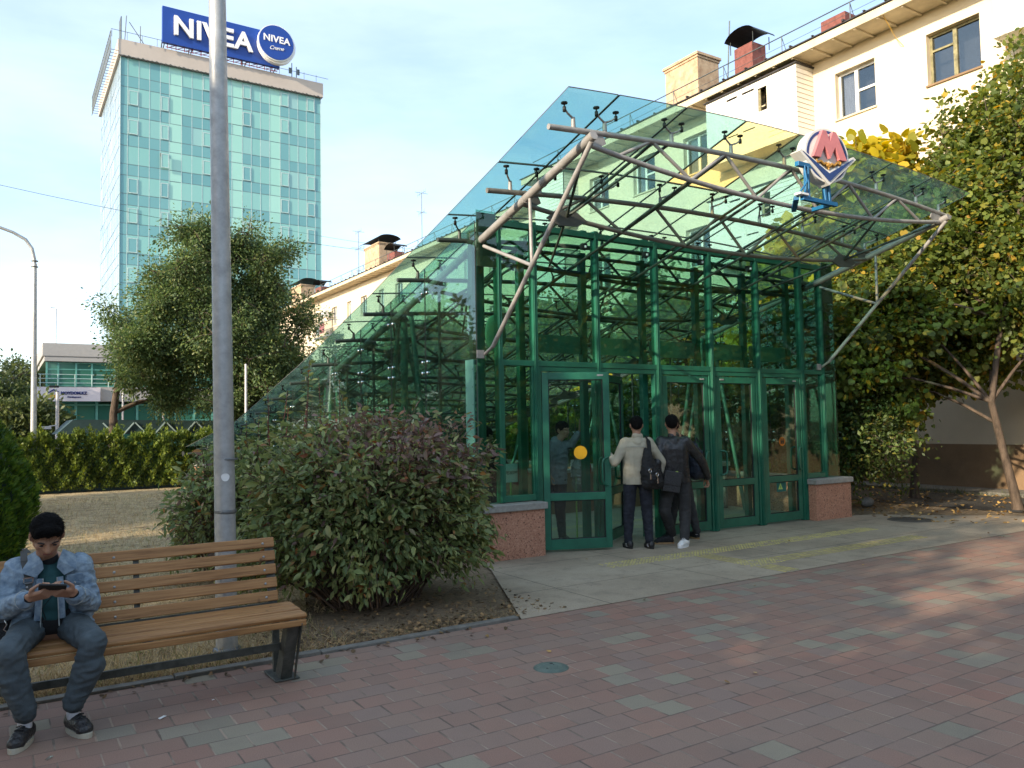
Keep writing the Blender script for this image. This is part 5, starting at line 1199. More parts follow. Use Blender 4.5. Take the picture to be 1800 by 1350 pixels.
def cone(name, label, x, y, rad, h, n, seed, mat='thuja_leaf', size=.075, prof=None):
    t = thing(name, label, 'conifer', (x,y,0), 'thujas at the left edge'); r = np.random.default_rng(seed)
    u = r.random(n); z = h*(1-(1-u)**.6); a = r.uniform(0, 2*np.pi, n); rr = rad*(prof(z/h) if prof else (1-(z/h)**2.2)**.6)*(1-.10*np.abs(np.sin(a*9+z*7)))*(1-np.abs(r.normal(0,.045,n)))
    P = np.stack([x+rr*np.cos(a), y+rr*np.sin(a), z], 1); D = np.stack([np.cos(a)*.8, np.sin(a)*.8, np.full(n, 1.2)], 1)
    V, F = leaves(P, size, 'spray', D, .5, 0, .2, seed+1); link('foliage', npmesh('foliage', V-np.array((x,y,0)), F, mat), t)
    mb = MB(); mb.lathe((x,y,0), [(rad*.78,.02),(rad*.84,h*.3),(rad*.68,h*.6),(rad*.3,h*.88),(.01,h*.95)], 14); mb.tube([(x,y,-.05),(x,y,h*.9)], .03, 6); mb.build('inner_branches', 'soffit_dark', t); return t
cone('thuja', 'dense dark green thuja bulging into the left edge behind the seated man', -.52, 12.3, .93, 2.1, 26000, 41, prof=lambda q: (1-q**2.6)**.7*(.8+.3*np.clip(q*3,0,1)))
cone('thuja', 'second thuja filling the left edge in front of the hedge', -.75, 20.0, 1.25, 2.35, 16000, 43, size=.09)

# large shrub beside the entrance
def shrub(name, label, c, rad, nshoot, per, seed, redfn, group, size=.068, zmin=.1, shoots=()):
    """arching shoots from one root clump, leaves in pairs along each shoot"""
    t = thing(name, label, 'shrub', (c[0], c[1], 0), group); r = random.Random(seed); mb = MB(); G = []; GD = []; Rr = []; RD = []
    core = []
    for k in range(nshoot):
        while True:
            p = Vector((r.uniform(-1,1), r.uniform(-1,1), r.uniform(-.55,1)))
            if .55 < p.length < 1: break
        f = rad_noise(p, seed); e = Vector((c[0]+p.x*rad[0]*f, c[1]+p.y*rad[1]*f, max(zmin, c[2]+p.z*rad[2]*f)))
        s = Vector((c[0]+p.x*rad[0]*.25+r.gauss(0,.06), c[1]+p.y*rad[1]*.25+r.gauss(0,.06), 0)); m = s.lerp(e, .6)+Vector((0,0,.18+.1*p.length))
        pts = [s, s.lerp(m,.5), m, m.lerp(e,.5)+Vector((0,0,.04)), e]; mb.tube(pts, [.011,.009,.006,.004,.002], 4, caps=False)
        n_ = per
        for q in range(n_):
            u = r.uniform(.15, 1.0); a, b = (m, e); pos = a.lerp(b, u)+Vector((0,0,.04*math.sin(u*math.pi)))+Vector((r.gauss(0,.045), r.gauss(0,.045), r.gauss(0,.045)))
            d = (e-m).normalized()*.6+Vector((r.gauss(0,.6), r.gauss(0,.6), r.gauss(-.15,.4)))
            if redfn(pos, r): Rr.append(pos[:]); RD.append(d[:])
            else: G.append(pos[:]); GD.append(d[:])
    for (sx, sy, z0, z1, dx, dy) in shoots:
        a, b = Vector((sx,sy,z0)), Vector((sx+dx,sy+dy,z1)); mb.tube([a, a.lerp(b,.5)+Vector((.01,0,0)), b], [.006,.005,.0025], 5, 1, caps=False)
        nn_ = int((z1-z0)/.045)
        for q in range(nn_):
            pos = a.lerp(b, (q+.5)/nn_)
            for s in (-1, 1): ang = q*1.57+r.gauss(0,.3); G.append(pos[:]); GD.append((s*math.cos(ang)*1.4, s*math.sin(ang)*1.4, .55))
    mb.build('stems', ['twig','red_twig'], t); off = np.array((c[0], c[1], 0))
    V, F = leaves(np.array(G), size, 'lance', np.array(GD), .35, .35, 1.2, seed+5); link('foliage', npmesh('foliage', V-off, F, 'shrub_leaf'), t)
    if len(Rr) > 20: V, F = leaves(np.array(Rr), size, 'lance', np.array(RD), .35, .35, 1.2, seed+6); link('reddish_foliage', npmesh('reddish_foliage', V-off, F, 'shrub_red_leaf'), t)
    return t
def rad_noise(p, seed): return 1+.30*noise.noise(Vector((p.x*1.7+seed, p.y*1.7, p.z*1.7)))+.12*noise.noise(Vector((p.x*5, p.y*5+seed, p.z*5)))
shoots = [(x-.2, y-.25, z+.08, z+L+.08, rnd.uniform(-.05,.08), rnd.uniform(-.04,.04)) for x, y, z, L in ((2.35,7.9,1.45,.52),(2.5,8.0,1.5,.45),(2.68,7.8,1.5,.62),(2.76,8.1,1.5,.75),(2.95,8.0,1.5,.4),(3.05,7.9,1.5,.55),(2.6,8.2,1.4,.4),(3.2,8.1,1.4,.5),(3.35,8.0,1.4,.35),(3.0,8.3,1.5,.6),(2.45,8.2,1.4,.3),(4.3,8.0,.9,.3),(3.9,8.2,1.25,.3))]
shrub('shrub', 'big leafy shrub with a reddish patch and tall shoots left of the pink plinth', (2.98,7.2,.80), (1.34,1.0,1.12), 1450, 24, 51, lambda p, r: r.random() < .03+.75*max(0, min(1, (p.z-1.0)/.45))*max(0, min(1, (p.x-2.2)/.9)), 'shrubs beside the entrance', shoots=shoots)
shrub('shrub', 'lower brownish-green part of the shrubbery behind the thick lamp post', (2.3,9.2,.68), (.80,.95,.95), 620, 20, 52, lambda p, r: r.random() < .08, 'shrubs beside the entrance', shoots=[(2.3,9.1,1.3,1.75,.02,0),(1.9,9.2,1.1,1.5,-.04,0),(2.4,9.0,1.3,1.8,.03,0)])

# trees on the right
tree('linden_tree', 'leafy linden with yellowing leaves and forked trunk at the right edge', (15.15,7.13,0),
     [((16.5,8.2,6.4),(1.5,1.6,2.0)),((14.2,9.0,3.8),(1.7,1.5,1.4)),((16.0,8.0,4.3),(1.8,1.7,1.6)),((13.1,9.2,2.7),(1.0,1.1,.9)),((17.3,7.2,7.2),(1.2,1.4,2.0)),((15.0,8.6,5.2),(1.2,1.3,1.2)),((17.0,6.4,3.4),(1.2,1.2,1.2)),((16.0,8.3,2.7),(1.3,1.0,.75)),((14.4,8.9,2.4),(1.1,.8,.8))], 215, 61, 'linden_leaf', 'round', .082, 9, .16, r0=.075, sub=6, tips_per=8, mat='bark', droop=.7, flat=1.4, lean=(-.35,.2), keep=inhall)
tree('linden_tree', 'slender linden trunk and crown between the bushes and the brown plinth', (15.85,9.45,0),
     [((13.9,10.2,3.2),(1.4,1.3,1.4)),((15.6,9.9,4.9),(1.3,1.3,1.3)),((16.2,9.8,3.1),(1.1,1.0,1.0)),((13.2,9.8,2.0),(.8,.8,.8)),((14.6,9.3,2.1),(1.1,.9,.8)),((15.6,8.9,2.4),(.8,.8,.6)),((13.0,9.6,3.4),(.7,.7,.9))], 105, 62, 'linden_leaf', 'round', .082, 9, .16, r0=.08, sub=6, tips_per=8, mat='bark', droop=.6, flat=1.4, keep=inhall)
tree('catalpa_tree', 'catalpa with large bright yellow heart leaves and hanging pods behind the metro sign', (15.0,10.6,0),
     [((14.9,10.0,6.9),(.85,.8,.65)),((15.9,9.9,7.1),(.75,.7,.8)),((14.4,10.6,4.6),(1.3,1.2,1.2)),((15.6,10.4,5.9),(.9,.9,.7)),((14.2,11.0,3.3),(1.1,1.1,.9))], 60, 63, 'catalpa_leaf', 'round', .18, 6, .17, r0=.09, sub=5, tips_per=7, mat='bark_pale', droop=.8, flat=1.0, keep=inhall)
mb = MB(); r = random.Random(3)
for k in range(170):
    a = (r.uniform(13.2,15.6), r.uniform(10.0,11.6), r.uniform(3.2,4.9)); L = r.uniform(.25,.45); mb.tube([a, (a[0]+.02,a[1],a[2]-L*.5), (a[0]+r.uniform(-.04,.04),a[1],a[2]-L)], [.004,.005,.002], 4, caps=False)
o_ = mb.build('seed_pods', 'litter_leaf', [o for o in COL.objects if o.name.startswith('catalpa_tree')][0])
for k, (x, y, sz, h, lab) in enumerate(((13.4,9.7,1.15,2.3,'dark tangled bush right of the pink plinth'),(12.95,12.4,.85,2.7,'green bush seen through the right bay of the entrance'),(13.0,15.2,.9,3.2,'yellow-green bush seen through the doors behind the two men'),(13.2,18.4,1.0,3.0,'sunlit bush far inside behind the open door'),(13.4,22,1.1,3.4,'dim bush at the far end of the glass hall'))):
    tree('bush', lab, (x,y,0), [((x,y,h*.5),(sz,sz*1.6,h*.5)),((x+.1,y+.6,h*.75),(sz*.9,sz*1.4,h*.35))], 64, 70+k, 'bush_leaf' if k == 0 else ('glow_leaf' if k in (2,3) else 'linden_leaf'), 'small' if k == 0 else 'round', .07 if k == 0 else .085, 8 if k == 0 else 6, .14, r0=.035, sub=6, tips_per=8, droop=.4, keep=inhall, cat='bush', crown_name='foliage')
for k, (x, y, h) in enumerate(((14.4,15.0,5.6),(14.8,21,6.2),(14.2,27.5,6.5),(17,34,7.5))):
    tree('roadside_tree', ('green tree behind the glass hall in front of the cream house', 'tree beyond the far end of the cream house', 'low tree past the lower end of the glass roof', 'distant green tree at the foot of the far cream house')[k], (x,y,0), [((x,y,h*.6),(1.8,3.0,h*.36)),((x-.6,y-.8,h*.35),(1.3,2.6,h*.26))], 90, 80+k, 'linden_leaf', 'round', .12, 5, .2, r0=.12, sub=6, tips_per=8, flat=1.2, keep=inhall)

# street trees and a long block across the square, out of the picture to the left: they shade and are mirrored in the side glass
for k, (x, y, h, w_) in enumerate(((-10.5,8,10,2.6),(-12,15,10.5,2.6),(-10,2.8,9.5,2.6),(-9.5,-3,9.5,2.7),(-13,17.5,9.5,2.3),(-6.5,31,9.0,2.2),(-7.5,40,10,2.6),(-16,-9,11,3))):
    tree('street_tree', ('tall street tree across the square opposite the shrub', 'tall street tree across the square opposite the stairs', 'tall street tree across the square opposite the bench', 'tall street tree behind the photographer to the left', 'tall street tree across the square level with the hedge', 'street tree just left of the curved lamp', 'street tree far down the square', 'big street tree near the opposite block')[k], (x,y,0), [((x,y,h*.60),(w_,w_,h*.32)),((x-.8,y+1.6,h*.5),(1.8,1.8,h*.2)),((x,y-1.5,h*.45),(1.6,1.6,h*.2)),((x-.5,y,h*.2),(2.0,2.4,h*.16))], 46, 90+k, 'far_leaf', 'small', .30, 7, .34, r0=.18, sub=5, tips_per=7, group='street trees across the square')
for k, (x, y, h) in enumerate(((11,-11,8.5),(17,-13,9.5),(23,-11,9),(29,-14,10),(36,-12,9.5),(4,-14,9))):
    tree('square_tree', ('leafy tree mirrored in the open left door', 'leafy tree mirrored in the middle doors', 'leafy tree mirrored in the right doors', 'tree mirrored in the rightmost door', 'far tree behind the photographer to the right', 'tree straight behind the photographer', 'tree behind the photographer over the paving', 'tall tree in the second row behind the photographer', 'tall tree in the second row opposite the doors')[k], (x,y,0), [((x,y,h*.55),(3.2,2.6,h*.42)),((x+2,y,h*.3),(2.0,2.2,h*.26))], 40, 110+k, 'far_leaf', 'small', .34, 7, .36, r0=.2, sub=5, tips_per=7, group='trees behind the photographer')
for k, (x, y) in enumerate(((15.6,3.6),(15.7,-.6),(15.5,-5),(15.8,-10))):
    tree('linden_tree', ('linden just beyond the right edge, mirrored in the right-hand doors', 'linden mirrored above the right-hand doors', 'third linden along the house, mirrored in the doors', 'last linden along the house, mirrored in the doors')[k], (x,y,0), [((x,y,5.2),(1.7,2.3,2.4)),((x-.4,y,2.7),(1.5,2.2,1.3)),((x,y+.3,7.4),(1.2,1.5,1.4))], 60, 130+k, 'linden_leaf', 'round', .15, 6, .2, r0=.09, sub=6, tips_per=8, mat='bark', droop=.7, flat=1.4)
op = thing('shade_block', 'unseen four-storey block added across the square for its shade', 'building', (-36,-30,0))  # block out of view, put here only to shade the ground
mb = MB(); wall_holes(mb, (-30,-62,0), (0,1,0), (0,0,1), 60, 11.6, [(2+i*3.2, 1+j*2.8, 3.4+i*3.2, 2.4+j*2.8) for i in range(18) for j in range(4)], (-1,0,0), .2); mb.box((-42,-62,0),(-30.5,-2,11.5)); mb.build('wall', 'plaster_eave', op)
mb = MB(); mb.box((-42.5,-62.5,11.61),(-29.5,-1.5,11.9)); mb.build('roof', 'roof_sheet', op)

for k, (x0, x1, y0, h, lab) in enumerate(((-12, 34, -17.5, 3.2, 'unseen tall hedge added behind the photographer to darken the door reflections'),)):  # added out of view to keep pale sky out of the door glass
    sh_ = thing('reflection_hedge', lab, 'hedge', ((x0+x1)/2, y0, 0)); r = np.random.default_rng(77); n = 14000
    P = np.stack([r.uniform(x0, x1, n), y0+r.normal(0,.5,n), r.random(n)*(h+r.normal(0,.2,n))], 1); V, F = leaves(P, .34, 'small', None, 1, .2, .3, 78)
    link('foliage', npmesh('foliage', V-np.array(((x0+x1)/2, y0, 0)), F, 'far_leaf'), sh_); mb = MB(); mb.box((x0,y0-.3,0),(x1,y0+.3,h-.3)); mb.build('inner_branches', 'soffit_dark', sh_)

# ground cover
r = np.random.default_rng(5); n = 60000
Y = 5.85+(r.random(n)**1.8)*17; X = r.uniform(-1.2, 1, n)+ (Y-5.8)*.0 + r.random(n)*np.minimum(4.4, 1.4+(Y-5.8)*.5)
P = np.stack([X, Y, np.full(n, -.012)], 1); keepm = (X < 4.3) & ~((X > 2.3) & (Y < 7.0)); P = P[keepm]
D = np.zeros((len(P),3)); D[:,2] = .9; V, F = leaves(P, .06, 'blade', D, .75, 0, 0, 6, .5)
tag(link('dry_grass', npmesh('dry_grass', V, F, 'grass_blade')), 'dry yellow grass with green tufts on the lawn behind the bench', 'grass', kind='stuff')
def scatter_leaves(name, label, pts, size, mat, seed):
    P = np.array(pts); V, F = leaves(P, size, 'round', None, 1, 0, 0, seed); r = np.random.default_rng(seed); n = len(P)
    base, tri = LEAF['round']; a = r.uniform(0, 2*np.pi, n); c, s = np.cos(a), np.sin(a); sz = size*(.6+.7*r.random(n)); tl = r.normal(0,.25,(n,2)); cur = r.uniform(.5,3.5,n)
    bx, by, bz = base[:,0]-.4, base[:,1]*.8, base[:,2]
    Xx = P[:,0,None]+sz[:,None]*(bx*c[:,None]-by*s[:,None]); Yy = P[:,1,None]+sz[:,None]*(bx*s[:,None]+by*c[:,None])
    Zz = P[:,2,None]+sz[:,None]*(bz*cur[:,None]+bx*tl[:,0,None]+by*tl[:,1,None])+.25*sz[:,None]*.6
    V = np.stack([Xx, Yy, Zz], 2).reshape(-1, 3); F = (np.array(tri)[None]+(np.arange(n)*len(base))[:,None,None]).reshape(-1,3)
    return tag(link(name, npmesh(name, V, F, mat)), label, 'leaves', kind='stuff')
pts = [(rnd.uniform(12.3,17.5), 0, 0) for _ in range(620)]
pts = [(x, rnd.gauss(8.2,1.3) if x < 14.6 else rnd.uniform(5.5,12), .005) for x, _, _ in pts]; pts = [p for p in pts if p[1] > 6.6-(p[0]-12)*.35 or rnd.random() < .12]
scatter_leaves('fallen_leaves', 'fallen yellow leaves under the lindens at the right', pts, .06, 'yellow_leaf', 8)
pts = [(rnd.uniform(-1.1,3.6), 5.83+abs(rnd.gauss(0,.22)), .004) for _ in range(1300)]+[(rnd.uniform(1.6,4.3), rnd.uniform(5.85,7.2), .004) for _ in range(600)]+[(rnd.uniform(-1,3.5), 5.74-abs(rnd.gauss(0,.10)), .006) for _ in range(70)]
scatter_leaves('leaf_litter', 'brown leaf litter along the kerb and under the shrub', pts, .032, 'litter_leaf', 9)
pts = [(rnd.uniform(3,17), rnd.uniform(3,8), .008) for _ in range(36)]
scatter_leaves('stray_leaves', 'a few stray dry leaves on the open paving', pts, .03, 'yellow_leaf', 10)
P = np.array([(rnd.uniform(2.2,4.2), 5.86+abs(rnd.gauss(0,.25)), -.015) for _ in range(2500)]); D = np.zeros((len(P),3)); D[:,2] = .6
V, F = leaves(P, .035, 'blade', D, .8, 0, 0, 12, .5); tag(link('dry_grass', npmesh('dry_grass', V, F, 'grass_blade')), 'sparse dry grass in front of the shrub', 'grass', kind='stuff')
P = np.array([(rnd.uniform(17.3,17.6), rnd.uniform(2,22), -.01) for _ in range(2500)]); D = np.zeros((len(P),3)); D[:,2] = 1
V, F = leaves(P, .10, 'blade', D, .6, 0, 0, 14, .5); tag(link('verge_grass', npmesh('verge_grass', V, F, 'bush_leaf')), 'green weeds along the foot of the brown plinth', 'grass', kind='stuff')
# ------------------------------------------------------------------ people
def frame(fwd, up=(0,0,1)):
    f = Vector(fwd).normalized(); u = Vector(up); s = f.cross(u).normalized(); u = s.cross(f); return f, s, u     # s = the person's right
def head_prims(c, fwd, up=(0,0,1), s=1.0):
    f, r, u = frame(fwd, up); c = Vector(c); R_ = Matrix((r, f, u)).transposed()
    P = lambda a, b, d: c+r*a*s+f*b*s+u*d*s
    return [('e', P(0,-.012,.022), (.076*s,.094*s,.088*s), R_), ('e', P(0,.022,-.035), (.062*s,.068*s,.078*s), R_), ('e', P(0,.052,-.088), (.030*s,.026*s,.022*s), R_),
            ('c', P(.045,.0,-.055), P(.018,.055,-.088), .026*s, .018*s), ('c', P(-.045,.0,-.055), P(-.018,.055,-.088), .026*s, .018*s),
            ('c', P(0,.082,.010), P(0,.104,-.028), .010*s, .015*s), ('e', P(.013,.090,-.030), (.010*s,.010*s,.008*s), R_), ('e', P(-.013,.090,-.030), (.010*s,.010*s,.008*s), R_),
            ('c', P(.014,.080,.018), P(.045,.068,.020), .010*s, .008*s), ('c', P(-.014,.080,.018), P(-.045,.068,.020), .010*s, .008*s),
            ('e', P(.040,.055,-.025), (.022*s,.022*s,.020*s), R_), ('e', P(-.040,.055,-.025), (.022*s,.022*s,.020*s), R_),
            ('c', P(-.018,.080,-.056), P(.018,.080,-.056), .0085*s, .0085*s), ('c', P(-.014,.078,-.066), P(.014,.078,-.066), .0085*s, .0085*s),
            ('e', P(.078,-.012,-.012), (.012*s,.020*s,.033*s), R_), ('e', P(-.078,-.012,-.012), (.012*s,.020*s,.033*s), R_)], P, R_
def hand_prims(wr, dr, palm_n, s=1.0, curl=.5, thumb=1, spread=.0):
    """five separate fingers with knuckle bends; dr = wrist to knuckles, palm_n = where the palm faces"""
    d = Vector(dr).normalized(); n = (Vector(palm_n)-d*Vector(palm_n).dot(d)).normalized(); a = d.cross(n); wr = Vector(wr); out = []
    k0 = wr+d*.085*s
    for q in (-1.5, -.5, .5, 1.5): out.append(('c', wr+a*q*.014*s, k0+a*q*.0195*s, .015*s, .0115*s))
    for q, L in ((-1.5,.062),(-.5,.074),(.5,.078),(1.5,.068)):
        L *= s; p = k0+a*q*.0205*s; ang = curl*.6+.05; dirs = []
        for seg, fr in ((0,.45),(1,.32),(2,.25)):
            dd = d*math.cos(ang)+n*math.sin(ang)+a*q*spread; dd.normalize(); e = p+dd*L*fr*1.15
            out.append(('c', p, e, (.0088-.0008*seg)*s, (.0082-.0008*seg)*s)); p = e; ang += curl*.95
    t0 = wr+d*.022*s+a*thumb*.026*s; t1 = t0+(d*.55+a*thumb*.75+n*.35).normalized()*.036*s; t2 = t1+(d*.9+a*thumb*.10+n*.45).normalized()*.03*s; t3 = t2+(d*.9-a*thumb*.15+n*.45).normalized()*.024*s
    out += [('c', t0, t1, .014*s, .011*s), ('c', t1, t2, .0105*s, .0095*s), ('c', t2, t3, .0095*s, .0078*s)]
    return out
def hair_cap(P, R_, s, parent, fringe=True, mat='hair', vol=1.0, off=(0,-.02,.035), voxel=.007):
    pr = [('e', P(off[0], off[1], off[2]), (.084*s*vol,.096*s*vol,.082*s*vol), R_), ('e', P(0,-.055,.005), (.074*s*vol,.058*s*vol,.072*s*vol), R_)]
    if fringe: pr += [('c', P(-.045,.052,.075), P(.045,.052,.075), .024*s, .024*s), ('e', P(0,.045,.075), (.06*s,.042*s,.035*s), R_)]
    pr += [('c', P(.074,-.015,.045), P(.073,-.028,.012), .010*s, .008*s), ('c', P(-.074,-.015,.045), P(-.073,-.028,.012), .010*s, .008*s)]
    return blob('hair', pr, mat, parent, voxel, 2, .004, 55)
def hair_strands(h, parent, centre, fdir, n, L, seed):
    """short strands growing from the hair cap"""
    me = h.data; r = np.random.default_rng(seed); co = np.empty(len(me.vertices)*3, np.float32); me.vertices.foreach_get('co', co); co = co.reshape(-1, 3)
    no_ = np.array([v.normal[:] for v in me.vertices]); idx = r.integers(0, len(co), n); P = co[idx]-no_[idx]*.002; f = np.array(fdir)
    D = no_[idx]*.55+f[None]*.55+r.normal(0,.14,(n,3)); D[:,2] -= .25
    V, F = leaves(P, L, 'blade', D, 0.0001, 0, 0, seed, .3); link('strands', npmesh('strands', V, F, 'hair'), h)
def shoe(toe, heel, parent, mat='black_leather', sole='sole_white', h=.085, w=.045, name='shoe', z0=.012):
    t, hl = Vector(toe), Vector(heel); t.z = hl.z = 0; d = (t-hl).normalized(); sdv = Vector((-d.y, d.x, 0)); z = z0
    b = blob(name, [('e', hl+d*.045+Vector((0,0,z+.045)), (.042,.042,.052)), ('c', hl+d*.05+Vector((0,0,z+.045)), t-d*.085+Vector((0,0,z+.040)), .043, .044), ('e', t-d*.055+Vector((0,0,z+.028)), (.046,.046,.034)), ('c', hl+d*.06+Vector((0,0,z+.07)), t-d*.13+Vector((0,0,z+.058)), .038, .032)], mat, parent, .008, 3, .002, 30)
    mb = MB(); L = (t-hl).length; n = 22; ol = []
    for k in range(n):
        a = 2*math.pi*k/n; x = math.cos(a); y = math.sin(a); wd = w*(1.0+.12*x) if x > 0 else w*(1.0-.10*-x); ol.append((L/2+x*L/2*1.02, y*wd))
    mb.prism(ol, hl+Vector((0,0,z0-.010)), d, sdv, (0,0,1), .026); s_ = mb.build('sole', sole, b, bevel=.006)
    mb = MB()
    for k in range(4): c = hl+d*(L*.46+k*.022)+Vector((0,0,z+.102-.010*k)); mb.tube([c-sdv*.022, c+Vector((0,0,.006)), c+sdv*.022], .0035, 5)
    mb.build('laces', 'white_pole' if mat == 'shoe_white' else 'rubber', b); return b
V3 = Vector

# ---- seated man with phone
man = None
hp, Ph, Rh = head_prims((.235,5.235,1.075), (.03,-.80,-.62), (.0,-.6,.8))
shR, shL = V3((.095,5.43,.87)), V3((.412,5.43,.865)); elR, elL = V3((.015,5.31,.665)), V3((.452,5.30,.655)); wrR, wrL = V3((.150,5.065,.765)), V3((.352,5.065,.765))
hipR, hipL = V3((.175,5.40,.545)), V3((.36,5.40,.54)); knR, knL = V3((.06,4.97,.515)), V3((.445,4.96,.505)); anR, anL = V3((.135,5.06,.13)), V3((.365,5.09,.13))
pr = hp+[('c', (.24,5.40,.90), (.238,5.29,1.02), .058, .052), ('c', (.26,5.42,.60), (.26,5.44,.84), .11, .12), ('c', shR, shL, .045, .045),
     ('c', shR, elR, .042, .038), ('c', elR, wrR, .036, .025), ('c', shL, elL, .042, .038), ('c', elL, wrL, .036, .025), ('c', hipR, hipL, .10, .10),
     ('c', hipR, knR, .075, .05), ('c', knR, anR, .048, .032), ('c', hipL, knL, .075, .05), ('c', knL, anL, .048, .032)]
pr += hand_prims(wrR, (.62,-.45,.18), (.35,.35,.75), .98, 1.15, 1)+hand_prims(wrL, (-.62,-.45,.20), (-.35,.35,.75), .98, 1.15, -1)
man = blob('person', pr, 'skin', None, .0058, 2, loc=(.26,5.2,0)); tag(man, 'seated man in a light denim jacket bending over a phone on the bench', 'person')
hc = hair_cap(Ph, Rh, 1.0, man, True, voxel=.006); hair_strands(hc, man, Ph(0,0,.03), (0,-.75,-.3), 4200, .017, 5)
mb = MB()
for s in (-1, 1):
    mb.ell(Ph(s*.033,.083,.000), (.011,.006,.0035), Rh, 10, 6, 0); mb.tube([Ph(s*.018,.093,.022), Ph(s*.034,.091,.028), Ph(s*.050,.080,.022)], .0042, 6, 0)
mb.ell(Ph(.006,.101,-.040), (.004,.003,.003), Rh, 6, 4, 1); mb.ell(Ph(-.006,.101,-.040), (.004,.003,.003), Rh, 6, 4, 1)
mb.build('brows_and_eyes', ['eye_dark','nostril'], man); mb = MB(); mb.tube([Ph(-.022,.087,-.060), Ph(0,.0905,-.0605), Ph(.022,.087,-.060)], .0045, 6); mb.build('lips', 'lip', man)
blob('trousers', [('c', hipR+V3((0,.02,.02)), hipL+V3((0,.02,.02)), .118, .118), ('c', hipR, knR+V3((0,.015,.0)), .092, .070), ('c', knR, anR+V3((0,-.0,.03)), .070, .054), ('c', hipL, knL+V3((0,.015,0)), .092, .070), ('c', knL, anL+V3((0,0,.03)), .070, .054), ('c', knR+V3((0,.02,-.12)), anR+V3((0,-.02,.05)), .066, .056), ('c', knL+V3((0,.02,-.12)), anL+V3((0,-.02,.05)), .066, .056)], 'grey_trousers', man, .008, 2, .0065, 17)
blob('sweatshirt', [('c', (.262,5.385,.60), (.262,5.375,.82), .118, .105), ('c', (.262,5.37,.78), (.255,5.36,.90), .10, .058)], 'teal_knit', man, .009, 3, .006, 12)
blob('waistband', [('c', (.20,5.35,.575), (.33,5.35,.572), .084, .084)], 'black_knit', man, .008, 2)
blob('neckband', [('c', (.252,5.345,.925), (.252,5.355,.935), .050, .048)], 'black_knit', man, .008, 2)
for w_, e_ in ((wrR, elR), (wrL, elL)): d_ = (e_-w_).normalized(); blob('cuff', [('c', w_+d_*.012, w_+d_*.05, .030, .032)], 'black_knit', man, .006, 2)
jk = [('c', shR+V3((-.0,.01,-.015)), shL+V3((.0,.01,-.015)), .070, .070), ('c', (.20,5.47,.62), (.20,5.48,.83), .108, .108), ('c', (.33,5.47,.62), (.33,5.48,.83), .108, .108),
      ('c', (.115,5.39,.60), (.12,5.40,.84), .075, .082), ('c', (.40,5.39,.60), (.40,5.40,.84), .075, .082),
      ('c', (.155,5.325,.72), (.16,5.345,.86), .050, .048), ('c', (.365,5.325,.72), (.355,5.345,.86), .050, .048), ('c', (.10,5.29,.555), (.15,5.32,.72), .045,.05), ('c', (.435,5.29,.555), (.375,5.32,.72), .045,.05),
      ('c', shR, elR, .070, .062), ('c', elR, wrR+(elR-wrR).normalized()*.045, .063, .049), ('c', shL, elL, .070, .062), ('c', elL, wrL+(elL-wrL).normalized()*.045, .063, .049)]
J = blob('denim_jacket', jk, 'denim', man, .007, 1, .0085, 19)
mb = MB()
for s, x0 in ((-1, .215), (1, .292)):      # collar flaps, front edges, pocket flaps, seams
    X_ = lambda a: x0+s*a
    col = [V3((X_(.0),5.262,.925)), V3((X_(.095),5.285,.865)), V3((X_(.030),5.262,.840)), V3((X_(-.006),5.262,.885)), V3((X_(.03),5.36,.975)), V3((X_(.095),5.38,.935))]
    f = V3((0,-.010,0)); mb.add([v+f for v in col]+[v+V3((0,.004,0)) for v in col], [(0,3,2,1),(0,1,5,4),(6,7,8,9),(6,10,11,7),(0,4,10,6),(1,7,11,5),(2,8,7,1),(3,9,8,2)], 0)
    mb.bar((X_(.012),5.272,.83),(X_(.025),5.250,.60),.030,.010,(0,1,.1),0); mb.bar((X_(-.004),5.266,.83),(X_(.008),5.244,.56),.006,.012,(0,1,.1),1)
for s_ in (-1, 1):
    pts = [shR+V3((-.03,-.06,.04)), shR+V3((-.075,-.03,-.02))] if s_ < 0 else [shL+V3((.03,-.06,.04)), shL+V3((.075,-.03,-.02))]
    w_, e_ = (wrR, elR) if s_ < 0 else (wrL, elL); d_ = (e_-w_).normalized(); q_ = w_+d_*.05; sd_ = d_.cross(V3((0,0,1))).normalized(); up_ = sd_.cross(d_)
    mb.tube([q_+sd_*.052*math.cos(a)+up_*.052*math.sin(a) for a in np.linspace(0, 2*math.pi, 17)], .0035, 5, 1)
mb.build('collar_and_placket', ['denim','denim_seam'], J, bevel=.003)
for x0, x1 in ((.10,.185),(.335,.42)):
    mb = MB(); mb.obox(((x0+x1)/2, 5.283, .815), ((x1-x0)/2,.006,.021), Matrix.Rotation(.10, 3, 'X')); mb.add([(x0,5.274,.795),(x1,5.274,.795),((x0+x1)/2,5.272,.778)], [(0,1,2)]); mb.ell(((x0+x1)/2,5.270,.79), .006, nu=8, nv=5, mi=1)
    mb.build('pocket_flap', ['denim','zinc'], J, bevel=.003)
mb = MB()
mb.tube([V3((.235,5.255,.60)), V3((.215,5.235,.67)), V3((.245,5.19,.72)), V3((.27,5.10,.77))], .0022, 5); mb.tube([V3((.235,5.255,.60)), V3((.19,5.25,.585)), V3((.15,5.24,.60))], .0022, 5); mb.build('earphone_cable', 'rubber', man)
shoe((.075,4.925,0), (.165,5.155,0), man); shoe((.43,4.945,0), (.345,5.18,0), man)
for a_ in (anR, anL): blob('sock', [('c', a_+V3((0,.01,-.04)), a_+V3((0,.005,.02)), .036, .038)], 'sock_white', man, .008, 2)
ph = thing('phone', 'dark smartphone held in both hands of the seated man', 'phone', (.25,5.0,.80))
